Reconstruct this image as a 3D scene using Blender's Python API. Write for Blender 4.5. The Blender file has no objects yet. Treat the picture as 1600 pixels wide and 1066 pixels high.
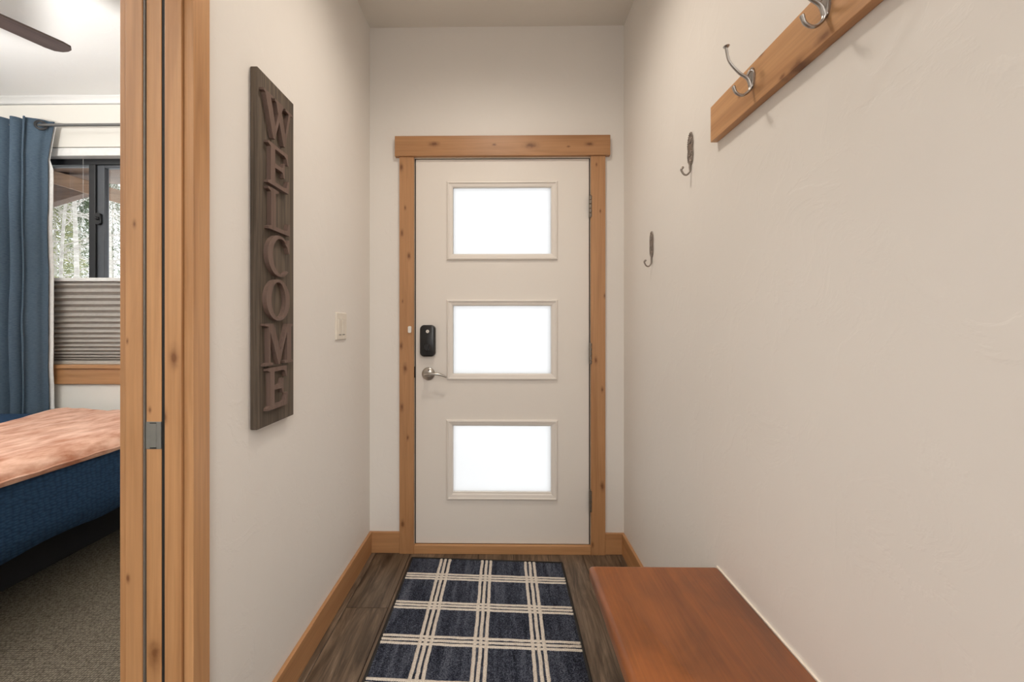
import bpy, bmesh, math, random
from mathutils import Vector, Matrix, noise as mnoise
from mathutils.geometry import tessellate_polygon

random.seed(7)
scene = bpy.context.scene
col = scene.collection

# ------------------------------------------------------------------ camera
F = 685.0                      # focal length in pixels of the 1600x1066 frame
YAW = 0.0140                   # camera turned slightly to the left
CX = 787.0 - F * math.tan(YAW)  # principal column (lens shift), corridor vanishes at 787
HZ = 508.0                     # horizon row
CAMZ = 1.2
cam_d = bpy.data.cameras.new('camera')
cam_d.sensor_width = 36.0
cam_d.lens = F / 1600 * 36
cam_d.shift_x = (800 - CX) / 1600
cam_d.shift_y = -(533 - HZ) / 1600
cam_d.clip_start = 0.02
cam = bpy.data.objects.new('camera', cam_d)
cam.location = (0, 0, CAMZ)
cam.rotation_euler = (math.pi / 2, 0, YAW)
col.objects.link(cam)
scene.camera = cam

# ------------------------------------------------------------------ world, lights, exposure
world = bpy.data.worlds.new('overcast_sky')
scene.world = world
world.use_nodes = True
bg = world.node_tree.nodes['Background']
bg.inputs['Color'].default_value = (0.98, 0.99, 1.0, 1)
bg.inputs['Strength'].default_value = 2.3

scene.view_settings.view_transform = 'Standard'
scene.view_settings.look = 'None'
scene.view_settings.exposure = 0.18
scene.view_settings.gamma = 1.0
scene.view_settings.use_curve_mapping = False
scene.cycles.max_bounces = 10
scene.cycles.diffuse_bounces = 6
scene.cycles.transparent_max_bounces = 16
scene.cycles.caustics_reflective = False
scene.cycles.caustics_refractive = False
scene.cycles.sample_clamp_indirect = 6.0


def spot(name, loc, power, color, size=2.4, blend=0.7, r=0.05):
    l = bpy.data.lights.new(name, 'SPOT')
    l.energy = power; l.color = color; l.spot_size = size; l.spot_blend = blend
    l.shadow_soft_size = r
    o = bpy.data.objects.new(name, l); o.location = loc; col.objects.link(o)
    return o


def area(name, loc, power, color, sx, sy, rot=(0, 0, 0)):
    l = bpy.data.lights.new(name, 'AREA')
    l.shape = 'RECTANGLE'; l.size = sx; l.size_y = sy
    l.energy = power; l.color = color
    o = bpy.data.objects.new(name, l); o.location = loc; o.rotation_euler = rot
    col.objects.link(o)
    return o


WARM = (1.0, 0.89, 0.77)
spot('hall_downlight', (-0.04, 1.45, 2.755), 50, WARM, 2.85, 1.0, 0.10)
spot('hall_near_fill', (0.25, -0.35, 2.755), 52, (1.0, 0.96, 0.91), 2.7, 0.8, 0.12)  # unseen lamp added behind the camera to brighten the near walls
area('living_room_fill', (1.1, -2.6, 2.74), 175, (1.0, 0.98, 0.95), 1.6, 1.6)  # soft fill added behind the camera, no such fixture modelled
area('bedroom_ceiling_fill', (-2.7, 0.75, 1.8), 88, (1.0, 0.97, 0.93), 0.35, 0.35, (math.pi, 0, 0))  # uplight without a fixture, added to brighten the bedroom ceiling
area('bedroom_fan_fill', (-2.21, 1.41, 2.33), 3, (1.0, 0.95, 0.88), 0.16, 0.16)  # weak fill lamp added at the unseen fan hub

# ------------------------------------------------------------------ pixel -> place
SB, CB = math.sin(YAW), math.cos(YAW)


def P(px, py, axis, val):
    """the point of plane axis=val that the photograph shows at pixel px,py"""
    u = (px - CX) / F
    d = (-SB + u * CB, CB + u * SB, (HZ - py) / F)
    o = (0, 0, CAMZ)
    i = 'xyz'.index(axis)
    t = (val - o[i]) / d[i]
    return Vector((o[0] + t * d[0], o[1] + t * d[1], o[2] + t * d[2]))


# ------------------------------------------------------------------ materials
def new_mat(name):
    m = bpy.data.materials.new(name); m.use_nodes = True
    nt = m.node_tree
    return m, nt, nt.nodes['Principled BSDF']


def N(nt, t, **kw):
    n = nt.nodes.new(t)
    for k, v in kw.items():
        setattr(n, k, v)
    return n


def ramp(nt, stops):
    r = N(nt, 'ShaderNodeValToRGB')
    el = r.color_ramp.elements
    while len(el) < len(stops):
        el.new(0.5)
    for e, (p, c) in zip(el, stops):
        e.position = p; e.color = (*c, 1)
    return r


def coords(nt, scale, rand=0.0):
    tc = N(nt, 'ShaderNodeTexCoord')
    mp = N(nt, 'ShaderNodeMapping')
    mp.inputs['Scale'].default_value = scale
    if rand:
        oi = N(nt, 'ShaderNodeObjectInfo')
        ml = N(nt, 'ShaderNodeMath', operation='MULTIPLY'); ml.inputs[1].default_value = rand
        nt.links.new(oi.outputs['Random'], ml.inputs[0])
        ad = N(nt, 'ShaderNodeVectorMath', operation='ADD')
        nt.links.new(tc.outputs['Object'], ad.inputs[0]); nt.links.new(ml.outputs[0], ad.inputs[1])
        nt.links.new(ad.outputs[0], mp.inputs['Vector'])
    else:
        nt.links.new(tc.outputs['Object'], mp.inputs['Vector'])
    return mp.outputs['Vector']


def noise(nt, vec, scale, detail=4, rough=0.55, dist=0.0):
    n = N(nt, 'ShaderNodeTexNoise')
    n.inputs['Scale'].default_value = scale; n.inputs['Detail'].default_value = detail
    n.inputs['Roughness'].default_value = rough; n.inputs['Distortion'].default_value = dist
    nt.links.new(vec, n.inputs['Vector'])
    return n.outputs['Fac']


def mix(nt, fac, a, b, mode='MIX'):
    m = N(nt, 'ShaderNodeMix', data_type='RGBA', blend_type=mode)
    for sock, v in ((m.inputs[0], fac), (m.inputs[6], a), (m.inputs[7], b)):
        if isinstance(v, (int, float)):
            sock.default_value = v
        elif isinstance(v, tuple):
            sock.default_value = (*v, 1)
        else:
            nt.links.new(v, sock)
    return m.outputs[2]


def bump(nt, bsdf, h, strength, dist):
    b = N(nt, 'ShaderNodeBump')
    b.inputs['Strength'].default_value = strength; b.inputs['Distance'].default_value = dist
    nt.links.new(h, b.inputs['Height']); nt.links.new(b.outputs[0], bsdf.inputs['Normal'])


def plain(name, c, rough=0.5, metal=0.0, spec=0.5):
    m, nt, b = new_mat(name)
    v = coords(nt, (1, 1, 1))
    f = noise(nt, v, 40, 3)
    r = ramp(nt, [(0.3, tuple(x * 0.95 for x in c)), (0.7, tuple(min(1, x * 1.04) for x in c))])
    nt.links.new(f, r.inputs[0]); nt.links.new(r.outputs[0], b.inputs['Base Color'])
    b.inputs['Roughness'].default_value = rough; b.inputs['Metallic'].default_value = metal
    b.inputs['Specular IOR Level'].default_value = spec
    return m


def paint(name, c, rough=0.55, relief=0.25):
    m, nt, b = new_mat(name)
    v = coords(nt, (1, 1, 1))
    f = noise(nt, v, 1.3, 3)
    r = ramp(nt, [(0.3, tuple(x * 0.975 for x in c)), (0.7, c)])
    nt.links.new(f, r.inputs[0]); nt.links.new(r.outputs[0], b.inputs['Base Color'])
    b.inputs['Roughness'].default_value = rough
    b.inputs['Specular IOR Level'].default_value = 0.35
    # skip-trowel plaster: low islands with soft edges
    n1 = noise(nt, v, 7.5, 5, 0.6, 0.7)
    rr = ramp(nt, [(0.50, (0, 0, 0)), (0.56, (1, 1, 1))])
    nt.links.new(n1, rr.inputs[0])
    n2 = noise(nt, v, 28, 3)
    ad = N(nt, 'ShaderNodeMath', operation='MULTIPLY_ADD'); ad.inputs[1].default_value = 0.35
    nt.links.new(n2, ad.inputs[0]); nt.links.new(rr.outputs[0], ad.inputs[2])
    bump(nt, b, ad.outputs[0], relief, 0.002)
    return m


def wood(name, axis, light, dark, rough=0.42, knots=0.0, rings=1.0, fine=0.35, knotcol=(0.10, 0.035, 0.012), rand=17.0, relief=0.06, spots=(), blotch=0.0):
    m, nt, b = new_mat(name)
    i = 'xyz'.index(axis)
    sc = [11.0, 11.0, 11.0]; sc[i] = 0.75
    v = coords(nt, sc, rand)
    f = noise(nt, v, 1.4 * rings, 5, 0.55, 1.1)
    r = ramp(nt, [(0.28, dark), (0.5, tuple((a + 2 * c) / 3 for a, c in zip(dark, light))), (0.72, light)])
    nt.links.new(f, r.inputs[0])
    sf = [140.0, 140.0, 140.0]; sf[i] = 4.0
    vf = coords(nt, sf, rand)
    g = noise(nt, vf, 1.0, 3)
    gr = ramp(nt, [(0.35, tuple(1 - fine for _ in range(3))), (0.62, (1, 1, 1))])
    nt.links.new(g, gr.inputs[0])
    c = mix(nt, 1.0, r.outputs[0], gr.outputs[0], 'MULTIPLY')
    if knots:
        sk = [16.0, 16.0, 16.0]; sk[i] = 5.5
        vk = coords(nt, sk, rand)
        vo = N(nt, 'ShaderNodeTexVoronoi')
        vo.inputs['Scale'].default_value = 1.0
        nt.links.new(vk, vo.inputs['Vector'])
        ds = N(nt, 'ShaderNodeMath', operation='MULTIPLY_ADD'); ds.inputs[1].default_value = 0.16
        nt.links.new(noise(nt, vk, 3.0, 3), ds.inputs[0]); nt.links.new(vo.outputs['Distance'], ds.inputs[2])
        kr = ramp(nt, [(0.16, (1, 1, 1)), (0.23, (0.55, 0.55, 0.55)), (0.42, (0, 0, 0))])
        nt.links.new(ds.outputs[0], kr.inputs[0])
        sep = N(nt, 'ShaderNodeSeparateColor'); nt.links.new(vo.outputs['Color'], sep.inputs[0])
        lt = N(nt, 'ShaderNodeMath', operation='LESS_THAN'); lt.inputs[1].default_value = knots
        nt.links.new(sep.outputs[0], lt.inputs[0])
        mu = N(nt, 'ShaderNodeMath', operation='MULTIPLY')
        nt.links.new(kr.outputs[0], mu.inputs[0]); nt.links.new(lt.outputs[0], mu.inputs[1])
        c = mix(nt, mu.outputs[0], c, knotcol)
    for (sx, sy, sz_, sr) in spots:
        tc = N(nt, 'ShaderNodeTexCoord')
        su = N(nt, 'ShaderNodeVectorMath', operation='SUBTRACT'); su.inputs[1].default_value = (sx, sy, sz_)
        nt.links.new(tc.outputs['Object'], su.inputs[0])
        wb_ = N(nt, 'ShaderNodeTexNoise'); wb_.inputs['Scale'].default_value = 60; nt.links.new(tc.outputs['Object'], wb_.inputs['Vector'])
        ms = N(nt, 'ShaderNodeVectorMath', operation='MULTIPLY')
        k_ = [1.0 / sr] * 3; k_[i] = 0.45 / sr
        if axis != 'y' : k_[1] = 0.0
        else: k_[0] = 0.0
        ms.inputs[1].default_value = k_
        nt.links.new(su.outputs[0], ms.inputs[0])
        ln = N(nt, 'ShaderNodeVectorMath', operation='LENGTH'); nt.links.new(ms.outputs[0], ln.inputs[0])
        wa = N(nt, 'ShaderNodeMath', operation='MULTIPLY_ADD'); wa.inputs[1].default_value = 0.9
        nt.links.new(wb_.outputs['Fac'], wa.inputs[0]); nt.links.new(ln.outputs['Value'], wa.inputs[2])
        kk = N(nt, 'ShaderNodeMapRange'); kk.inputs[1].default_value = 0.8; kk.inputs[2].default_value = 2.6; kk.inputs[3].default_value = 0.95; kk.inputs[4].default_value = 0.0
        nt.links.new(wa.outputs[0], kk.inputs[0])
        pw_ = N(nt, 'ShaderNodeMath', operation='POWER'); pw_.inputs[1].default_value = 2.2
        nt.links.new(kk.outputs[0], pw_.inputs[0])
        c = mix(nt, pw_.outputs[0], c, knotcol)
    oi = N(nt, 'ShaderNodeObjectInfo')
    tn = ramp(nt, [(0.0, (0.84, 0.80, 0.77)), (1.0, (1.06, 1.05, 1.03))]); nt.links.new(oi.outputs['Random'], tn.inputs[0])
    c = mix(nt, 1.0, c, tn.outputs[0], 'MULTIPLY')
    if blotch:
        bf = noise(nt, coords(nt, (5, 2.5, 5)), 1.3, 4, 0.6, 0.6)
        br_ = ramp(nt, [(0.35, (1 - blotch,) * 3), (0.62, (1, 1, 1))]); nt.links.new(bf, br_.inputs[0])
        c = mix(nt, 1.0, c, br_.outputs[0], 'MULTIPLY')
    nt.links.new(c, b.inputs['Base Color'])
    b.inputs['Roughness'].default_value = rough
    if relief:
        bump(nt, b, g, relief * 3, 0.0008)
    return m


ALD_L, ALD_D = (0.575, 0.318, 0.150), (0.415, 0.208, 0.088)
ALDER = {a: wood('alder_grain_' + a, a, ALD_L, ALD_D, 0.4, knots=0.015, fine=0.12) for a in 'xyz'}


def knotty(name, axis, plane, val, px):
    sp = []
    for (a, b, r) in px:
        q = P(a, b, plane, val); sp.append((q.x, q.y, q.z, r))
    return wood(name, axis, ALD_L, ALD_D, 0.4, knots=0.02, fine=0.12, spots=sp, knotcol=(0.17, 0.065, 0.022))


HEADK = knotty('alder_door_head', 'x', 'y', 2.282, [(678, 225, .011), (830, 227, .014), (888, 229, .004), (921, 225, .009), (772, 226, .005)])
LEFTK = knotty('alder_door_left', 'z', 'y', 2.29, [(627, 262, .009), (633, 325, .005), (628, 364, .008), (639, 400, .008), (629, 471, .004), (627, 540, .008), (633, 576, .010), (628, 637, .009), (637, 684, .006), (629, 819, .009)])
RIGHTK = knotty('alder_door_right', 'z', 'y', 2.29, [(932, 257, .004), (945, 462, .006), (931, 563, .008), (941, 609, .006), (941, 760, .010), (938, 330, .004), (926, 852, .006)])
JAMBK = knotty('alder_jamb', 'z', 'y', 0.965, [(277, 559, .009), (262, 650, .007), (216, 352, .004), (205, 533, .003), (206, 900, .004)])
PDOORK = knotty('alder_pocket_door', 'z', 'y', 0.9675, [(245, 1020, .012), (238, 640, .003)])
RACKK = knotty('alder_rack', 'y', 'x', 0.61, [(1243, 104, .011), (1288, 56, .009), (1190, 84, .005), (1156, 150, .004), (1222, 120, .005)])
BENCH = wood('stained_bench_wood', 'y', (0.37, 0.122, 0.030), (0.245, 0.071, 0.016), 0.36, fine=0.18, rings=0.7, blotch=0.38)
SIGNW = wood('weathered_board', 'z', (0.150, 0.116, 0.086), (0.052, 0.038, 0.027), 0.8, fine=0.45, knots=0.05, relief=0.3, knotcol=(0.02, 0.013, 0.009))
LETTERW = wood('letter_wood', 'z', (0.180, 0.120, 0.098), (0.145, 0.094, 0.075), 0.7, fine=0.2)
FANW = wood('fan_blade_walnut', 'y', (0.085, 0.055, 0.048), (0.045, 0.027, 0.023), 0.5, fine=0.3)
SOFFITW = wood('soffit_wood', 'x', (0.23, 0.15, 0.105), (0.15, 0.095, 0.065), 0.6, fine=0.3)
BEAMW = wood('porch_beam_wood', 'x', (0.42, 0.27, 0.17), (0.30, 0.18, 0.11), 0.6, fine=0.3)

WALL = paint('cream_wall_paint', (0.80, 0.770, 0.73), 0.55, 0.14)
CEIL = paint('ceiling_paint', (0.76, 0.73, 0.68), 0.7, 0.1)
BWALL = paint('bedroom_wall_paint', (0.78, 0.76, 0.71), 0.55, 0.1)
BCEIL = paint('bedroom_ceiling_paint', (0.90, 0.90, 0.895), 0.7, 0.15)
DOORP = paint('door_paint', (0.79, 0.75, 0.70), 0.4, 0.03)
JAMBP = plain('jamb_paint', (0.70, 0.65, 0.56), 0.45)
SEAL = plain('black_weatherstrip', (0.012, 0.011, 0.010), 0.7)
BLACK = plain('black_satin_plastic', (0.010, 0.010, 0.011), 0.32)
BLACKM = plain('black_bronze_frame', (0.020, 0.021, 0.024), 0.4)
GREYM = plain('dark_sash_vinyl', (0.075, 0.083, 0.098), 0.35)
NICKEL = plain('brushed_nickel', (0.48, 0.45, 0.41), 0.28, 1.0)
STEEL = plain('hook_steel', (0.42, 0.40, 0.38), 0.3, 1.0)
PEWTER = plain('antique_pewter', (0.30, 0.26, 0.23), 0.4, 0.85)
GREYP = plain('grey_latch_metal', (0.26, 0.26, 0.25), 0.45, 0.6)
HINGE = plain('hinge_metal', (0.24, 0.21, 0.18), 0.4, 0.9)
WHITEP = plain('white_plastic', (0.80, 0.77, 0.72), 0.4)
PLATEP = plain('almond_switch_plastic', (0.76, 0.71, 0.63), 0.4)
WHITET = plain('white_trim', (0.82, 0.82, 0.81), 0.5)
CAULK = plain('cream_caulk', (0.80, 0.72, 0.62), 0.6)
STEEL2 = plain('rod_steel', (0.22, 0.215, 0.21), 0.4, 0.8)
DARKBED = plain('black_bed_base_shade', (0.010, 0.010, 0.012), 0.9)
MATTR = plain('mattress_ticking', (0.7, 0.7, 0.68), 0.8)
SNOW = plain('snowy_ground', (0.78, 0.79, 0.80), 0.8)


def plank_mat():
    m, nt, b = new_mat('vinyl_plank')
    v = coords(nt, (13.0, 1.6, 13.0), 31.0)
    f = noise(nt, v, 1.3, 8, 0.66, 2.2)
    r = ramp(nt, [(0.25, (0.034, 0.023, 0.016)), (0.43, (0.115, 0.083, 0.058)), (0.58, (0.205, 0.155, 0.112)), (0.74, (0.33, 0.262, 0.197))])
    nt.links.new(f, r.inputs[0])
    vf = coords(nt, (150, 5, 150), 31.0)
    g = noise(nt, vf, 1.0, 3)
    gr = ramp(nt, [(0.33, (0.62, 0.62, 0.62)), (0.6, (1, 1, 1))]); nt.links.new(g, gr.inputs[0])
    c = mix(nt, 1.0, r.outputs[0], gr.outputs[0], 'MULTIPLY')
    # a knot now and then
    vk = coords(nt, (8.5, 3.2, 8.5), 31.0)
    vo = N(nt, 'ShaderNodeTexVoronoi'); vo.inputs['Scale'].default_value = 1.0
    nt.links.new(vk, vo.inputs['Vector'])
    ds = N(nt, 'ShaderNodeMath', operation='MULTIPLY_ADD'); ds.inputs[1].default_value = 0.22
    nt.links.new(noise(nt, vk, 2.5, 4), ds.inputs[0]); nt.links.new(vo.outputs['Distance'], ds.inputs[2])
    kr = ramp(nt, [(0.16, (1, 1, 1)), (0.30, (0.4, 0.4, 0.4)), (0.5, (0, 0, 0))]); nt.links.new(ds.outputs[0], kr.inputs[0])
    sep = N(nt, 'ShaderNodeSeparateColor'); nt.links.new(vo.outputs['Color'], sep.inputs[0])
    lt = N(nt, 'ShaderNodeMath', operation='LESS_THAN'); lt.inputs[1].default_value = 0.45
    nt.links.new(sep.outputs[0], lt.inputs[0])
    mu = N(nt, 'ShaderNodeMath', operation='MULTIPLY'); nt.links.new(kr.outputs[0], mu.inputs[0]); nt.links.new(lt.outputs[0], mu.inputs[1])
    c = mix(nt, mu.outputs[0], c, (0.035, 0.022, 0.014))
    # board to board tone
    oi = N(nt, 'ShaderNodeObjectInfo')
    tr = ramp(nt, [(0.0, (0.74, 0.70, 0.66)), (0.5, (1.0, 0.93, 0.86)), (1.0, (1.12, 1.10, 1.08))]); nt.links.new(oi.outputs['Random'], tr.inputs[0])
    c = mix(nt, 1.0, c, tr.outputs[0], 'MULTIPLY')
    nt.links.new(c, b.inputs['Base Color'])
    b.inputs['Roughness'].default_value = 0.36
    bump(nt, b, g, 0.25, 0.0006)
    return m


def rug_mat():
    m, nt, b = new_mat('navy_rug_pile')
    v = coords(nt, (45, 5, 45))
    f = noise(nt, v, 1.0, 4, 0.6)
    v2 = coords(nt, (1, 1, 1))
    sp = noise(nt, v2, 260, 2, 0.8)
    av = N(nt, 'ShaderNodeMath', operation='MULTIPLY_ADD'); av.inputs[1].default_value = 0.34
    nt.links.new(f, av.inputs[0])
    m2 = N(nt, 'ShaderNodeMath', operation='MULTIPLY'); m2.inputs[1].default_value = 0.70; nt.links.new(sp, m2.inputs[0])
    nt.links.new(m2.outputs[0], av.inputs[2])
    r = ramp(nt, [(0.40, (0.006, 0.007, 0.011)), (0.52, (0.038, 0.045, 0.070)), (0.62, (0.135, 0.150, 0.190))])
    nt.links.new(av.outputs[0], r.inputs[0]); nt.links.new(r.outputs[0], b.inputs['Base Color'])
    b.inputs['Roughness'].default_value = 0.95; b.inputs['Specular IOR Level'].default_value = 0.1
    bump(nt, b, sp, 0.9, 0.004)
    return m


def yarn_mat():
    m, nt, b = new_mat('cream_rug_yarn')
    v = coords(nt, (1, 1, 1))
    sp = noise(nt, v, 300, 2, 0.8)
    r = ramp(nt, [(0.3, (0.52, 0.45, 0.38)), (0.6, (0.84, 0.78, 0.70))])
    nt.links.new(sp, r.inputs[0]); nt.links.new(r.outputs[0], b.inputs['Base Color'])
    b.inputs['Roughness'].default_value = 0.95; b.inputs['Specular IOR Level'].default_value = 0.1
    bump(nt, b, sp, 0.8, 0.003)
    return m


def carpet_mat():
    m, nt, b = new_mat('loop_carpet')
    v = coords(nt, (1, 1, 1))
    vo = N(nt, 'ShaderNodeTexVoronoi'); vo.inputs['Scale'].default_value = 105; vo.inputs['Randomness'].default_value = 0.35
    nt.links.new(v, vo.inputs['Vector'])
    r = ramp(nt, [(0.1, (0.24, 0.21, 0.165)), (0.7, (0.06, 0.05, 0.037))])
    nt.links.new(vo.outputs['Distance'], r.inputs[0])
    c = mix(nt, 0.25, r.outputs[0], noise(nt, v, 60, 3), 'OVERLAY')
    nt.links.new(c, b.inputs['Base Color'])
    b.inputs['Roughness'].default_value = 0.95; b.inputs['Specular IOR Level'].default_value = 0.1
    iv = N(nt, 'ShaderNodeMath', operation='SUBTRACT'); iv.inputs[0].default_value = 1.0
    nt.links.new(vo.outputs['Distance'], iv.inputs[1])
    bump(nt, b, iv.outputs[0], 0.9, 0.006)
    return m


def cloth_mat(name, c1, c2, scale, bumpd=0.002, stretch=(1, 1, 1), sheen=0.0, rough=0.85, bstr=0.6):
    m, nt, b = new_mat(name)
    v = coords(nt, stretch)
    f = noise(nt, v, scale, 4, 0.6)
    r = ramp(nt, [(0.33, c1), (0.67, c2)])
    nt.links.new(f, r.inputs[0]); nt.links.new(r.outputs[0], b.inputs['Base Color'])
    b.inputs['Roughness'].default_value = rough; b.inputs['Specular IOR Level'].default_value = 0.15
    if sheen:
        b.inputs['Sheen Weight'].default_value = sheen
        b.inputs['Sheen Roughness'].default_value = 0.35
        b.inputs['Sheen Tint'].default_value = (1, 0.8, 0.7, 1)
    bump(nt, b, f, bstr, bumpd)
    return m


def seersucker_mat():
    m, nt, b = new_mat('blue_seersucker')
    v = coords(nt, (1, 1, 1))
    br = N(nt, 'ShaderNodeTexVoronoi'); br.inputs['Scale'].default_value = 1.0; br.inputs['Randomness'].default_value = 0.55
    mp = coords(nt, (42, 42, 85))
    nt.links.new(mp, br.inputs['Vector'])
    r = ramp(nt, [(0.1, (0.024, 0.063, 0.135)), (0.8, (0.011, 0.032, 0.072))])
    nt.links.new(br.outputs['Distance'], r.inputs[0]); nt.links.new(r.outputs[0], b.inputs['Base Color'])
    b.inputs['Roughness'].default_value = 0.8; b.inputs['Specular IOR Level'].default_value = 0.2
    iv = N(nt, 'ShaderNodeMath', operation='SUBTRACT'); iv.inputs[0].default_value = 1.0
    nt.links.new(br.outputs['Distance'], iv.inputs[1])
    bump(nt, b, iv.outputs[0], 0.7, 0.004)
    return m


def frosted_mat():
    m, nt, b = new_mat('frosted_glass')
    out = nt.nodes['Material Output']
    tr = N(nt, 'ShaderNodeBsdfTranslucent')
    v = coords(nt, (1, 1, 1)); f = noise(nt, v, 3, 2)
    r = ramp(nt, [(0.3, (0.96, 0.955, 0.95)), (0.7, (0.99, 0.985, 0.98))]); nt.links.new(f, r.inputs[0])
    nt.links.new(r.outputs[0], tr.inputs['Color'])
    gl = N(nt, 'ShaderNodeBsdfGlossy'); gl.inputs['Roughness'].default_value = 0.35
    fr = N(nt, 'ShaderNodeFresnel'); fr.inputs['IOR'].default_value = 1.4
    mx = N(nt, 'ShaderNodeMixShader')
    nt.links.new(fr.outputs[0], mx.inputs[0]); nt.links.new(tr.outputs[0], mx.inputs[1]); nt.links.new(gl.outputs[0], mx.inputs[2])
    nt.links.new(mx.outputs[0], out.inputs['Surface'])
    return m


def clear_glass_mat():
    m, nt, b = new_mat('clear_window_glass')
    out = nt.nodes['Material Output']
    tr = N(nt, 'ShaderNodeBsdfTransparent'); tr.inputs['Color'].default_value = (0.97, 0.975, 0.975, 1)
    gl = N(nt, 'ShaderNodeBsdfGlossy'); gl.inputs['Roughness'].default_value = 0.02
    fr = N(nt, 'ShaderNodeFresnel'); fr.inputs['IOR'].default_value = 1.35
    mx = N(nt, 'ShaderNodeMixShader')
    nt.links.new(fr.outputs[0], mx.inputs[0]); nt.links.new(tr.outputs[0], mx.inputs[1]); nt.links.new(gl.outputs[0], mx.inputs[2])
    nt.links.new(mx.outputs[0], out.inputs['Surface'])
    return m


PLANK = plank_mat(); RUG = rug_mat(); YARN = yarn_mat(); CARPET = carpet_mat()
CURTAIN = cloth_mat('blue_linen_curtain', (0.055, 0.086, 0.124), (0.094, 0.134, 0.180), 1.0, 0.0008, (60, 60, 420))
LINING = cloth_mat('white_curtain_lining', (0.68, 0.68, 0.67), (0.78, 0.78, 0.77), 60)
SHADEF = cloth_mat('grey_shade_fabric', (0.42, 0.39, 0.36), (0.47, 0.44, 0.41), 30, 0.0004)
THROW = cloth_mat('coral_velvet', (0.43, 0.175, 0.10), (0.80, 0.51, 0.39), 3.0, 0.010, (7, 2.2, 4), sheen=0.5, bstr=0.5)  # paler patches put velvet highlights into the colour
COVER = seersucker_mat(); FROST = frosted_mat(); GLASS = clear_glass_mat()
BARK = cloth_mat('pale_aspen_bark', (0.40, 0.38, 0.34), (0.66, 0.64, 0.59), 6, 0.004, (1, 1, 3))
TWIG = plain('bare_twig', (0.50, 0.47, 0.43), 0.8)
NEEDLE = cloth_mat('spruce_needles', (0.10, 0.14, 0.085), (0.24, 0.28, 0.17), 12, 0.01)
NEEDLE2 = cloth_mat('yellow_green_foliage', (0.28, 0.30, 0.14), (0.48, 0.48, 0.28), 12, 0.01)
LENS = plain('opal_globe', (0.85, 0.84, 0.82), 0.4)


# ------------------------------------------------------------------ mesh helpers
def obj(name, bm, mat, parent=None, smooth=False, bevel=0.0, auto=None):
    me = bpy.data.meshes.new(name)
    bmesh.ops.recalc_face_normals(bm, faces=bm.faces)
    bm.to_mesh(me); bm.free()
    if smooth:
        for p in me.polygons:
            p.use_smooth = True
        if auto:
            me.set_sharp_from_angle(angle=math.radians(auto))
    me.materials.append(mat)
    o = bpy.data.objects.new(name, me)
    col.objects.link(o)
    if parent is not None:
        o.parent = parent
        o.location = -Vector(parent.location) if parent.parent is None else -Vector(parent.matrix_basis.translation)
        o.location = -world_loc(parent)
    if bevel:
        md = o.modifiers.new('bevel', 'BEVEL'); md.width = bevel; md.segments = 2; md.limit_method = 'ANGLE'
    return o


def world_loc(o):
    v = Vector((0, 0, 0))
    while o is not None:
        v += Vector(o.location); o = o.parent
    return v


def tag(o, label, cat, group=None, kind=None):
    o['label'] = label; o['category'] = cat
    if group: o['group'] = group
    if kind: o['kind'] = kind
    return o


def thing(name, label, cat, loc=(0, 0, 0), group=None, kind=None):
    o = bpy.data.objects.new(name, None)
    o.empty_display_size = 0.05
    o.location = loc
    col.objects.link(o)
    return tag(o, label, cat, group, kind)


def box(bm, x0, x1, y0, y1, z0, z1):
    v = [bm.verts.new(p) for p in ((x0, y0, z0), (x1, y0, z0), (x1, y1, z0), (x0, y1, z0), (x0, y0, z1), (x1, y0, z1), (x1, y1, z1), (x0, y1, z1))]
    for f in ((0, 3, 2, 1), (4, 5, 6, 7), (0, 1, 5, 4), (1, 2, 6, 5), (2, 3, 7, 6), (3, 0, 4, 7)):
        bm.faces.new([v[i] for i in f])
    return bm


def B(*a):
    return box(bmesh.new(), *a)


def slab(us, vs, holes, w0, w1, mapf):
    """a plate cut by the grid us x vs, cells in holes left out; mapf(u,v,w)->point"""
    bm = bmesh.new()
    V = {}

    def vt(i, j, k):
        key = (i, j, k)
        if key not in V:
            V[key] = bm.verts.new(mapf(us[i], vs[j], (w0, w1)[k]))
        return V[key]
    nu, nv = len(us) - 1, len(vs) - 1
    solid = lambda i, j: 0 <= i < nu and 0 <= j < nv and (i, j) not in holes
    for i in range(nu):
        for j in range(nv):
            if not solid(i, j):
                continue
            bm.faces.new([vt(i, j, 0), vt(i + 1, j, 0), vt(i + 1, j + 1, 0), vt(i, j + 1, 0)])
            bm.faces.new([vt(i, j, 1), vt(i, j + 1, 1), vt(i + 1, j + 1, 1), vt(i + 1, j, 1)])
            for di, dj, a, b in ((-1, 0, (i, j), (i, j + 1)), (1, 0, (i + 1, j), (i + 1, j + 1)), (0, -1, (i, j), (i + 1, j)), (0, 1, (i, j + 1), (i + 1, j + 1))):
                if not solid(i + di, j + dj):
                    bm.faces.new([vt(*a, 0), vt(*b, 0), vt(*b, 1), vt(*a, 1)])
    return bm


XZ = lambda u, v, w: (u, w, v)     # plate in a wall facing the camera
YZ = lambda u, v, w: (w, u, v)     # plate in a side wall
XY = lambda u, v, w: (u, v, w)


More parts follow.
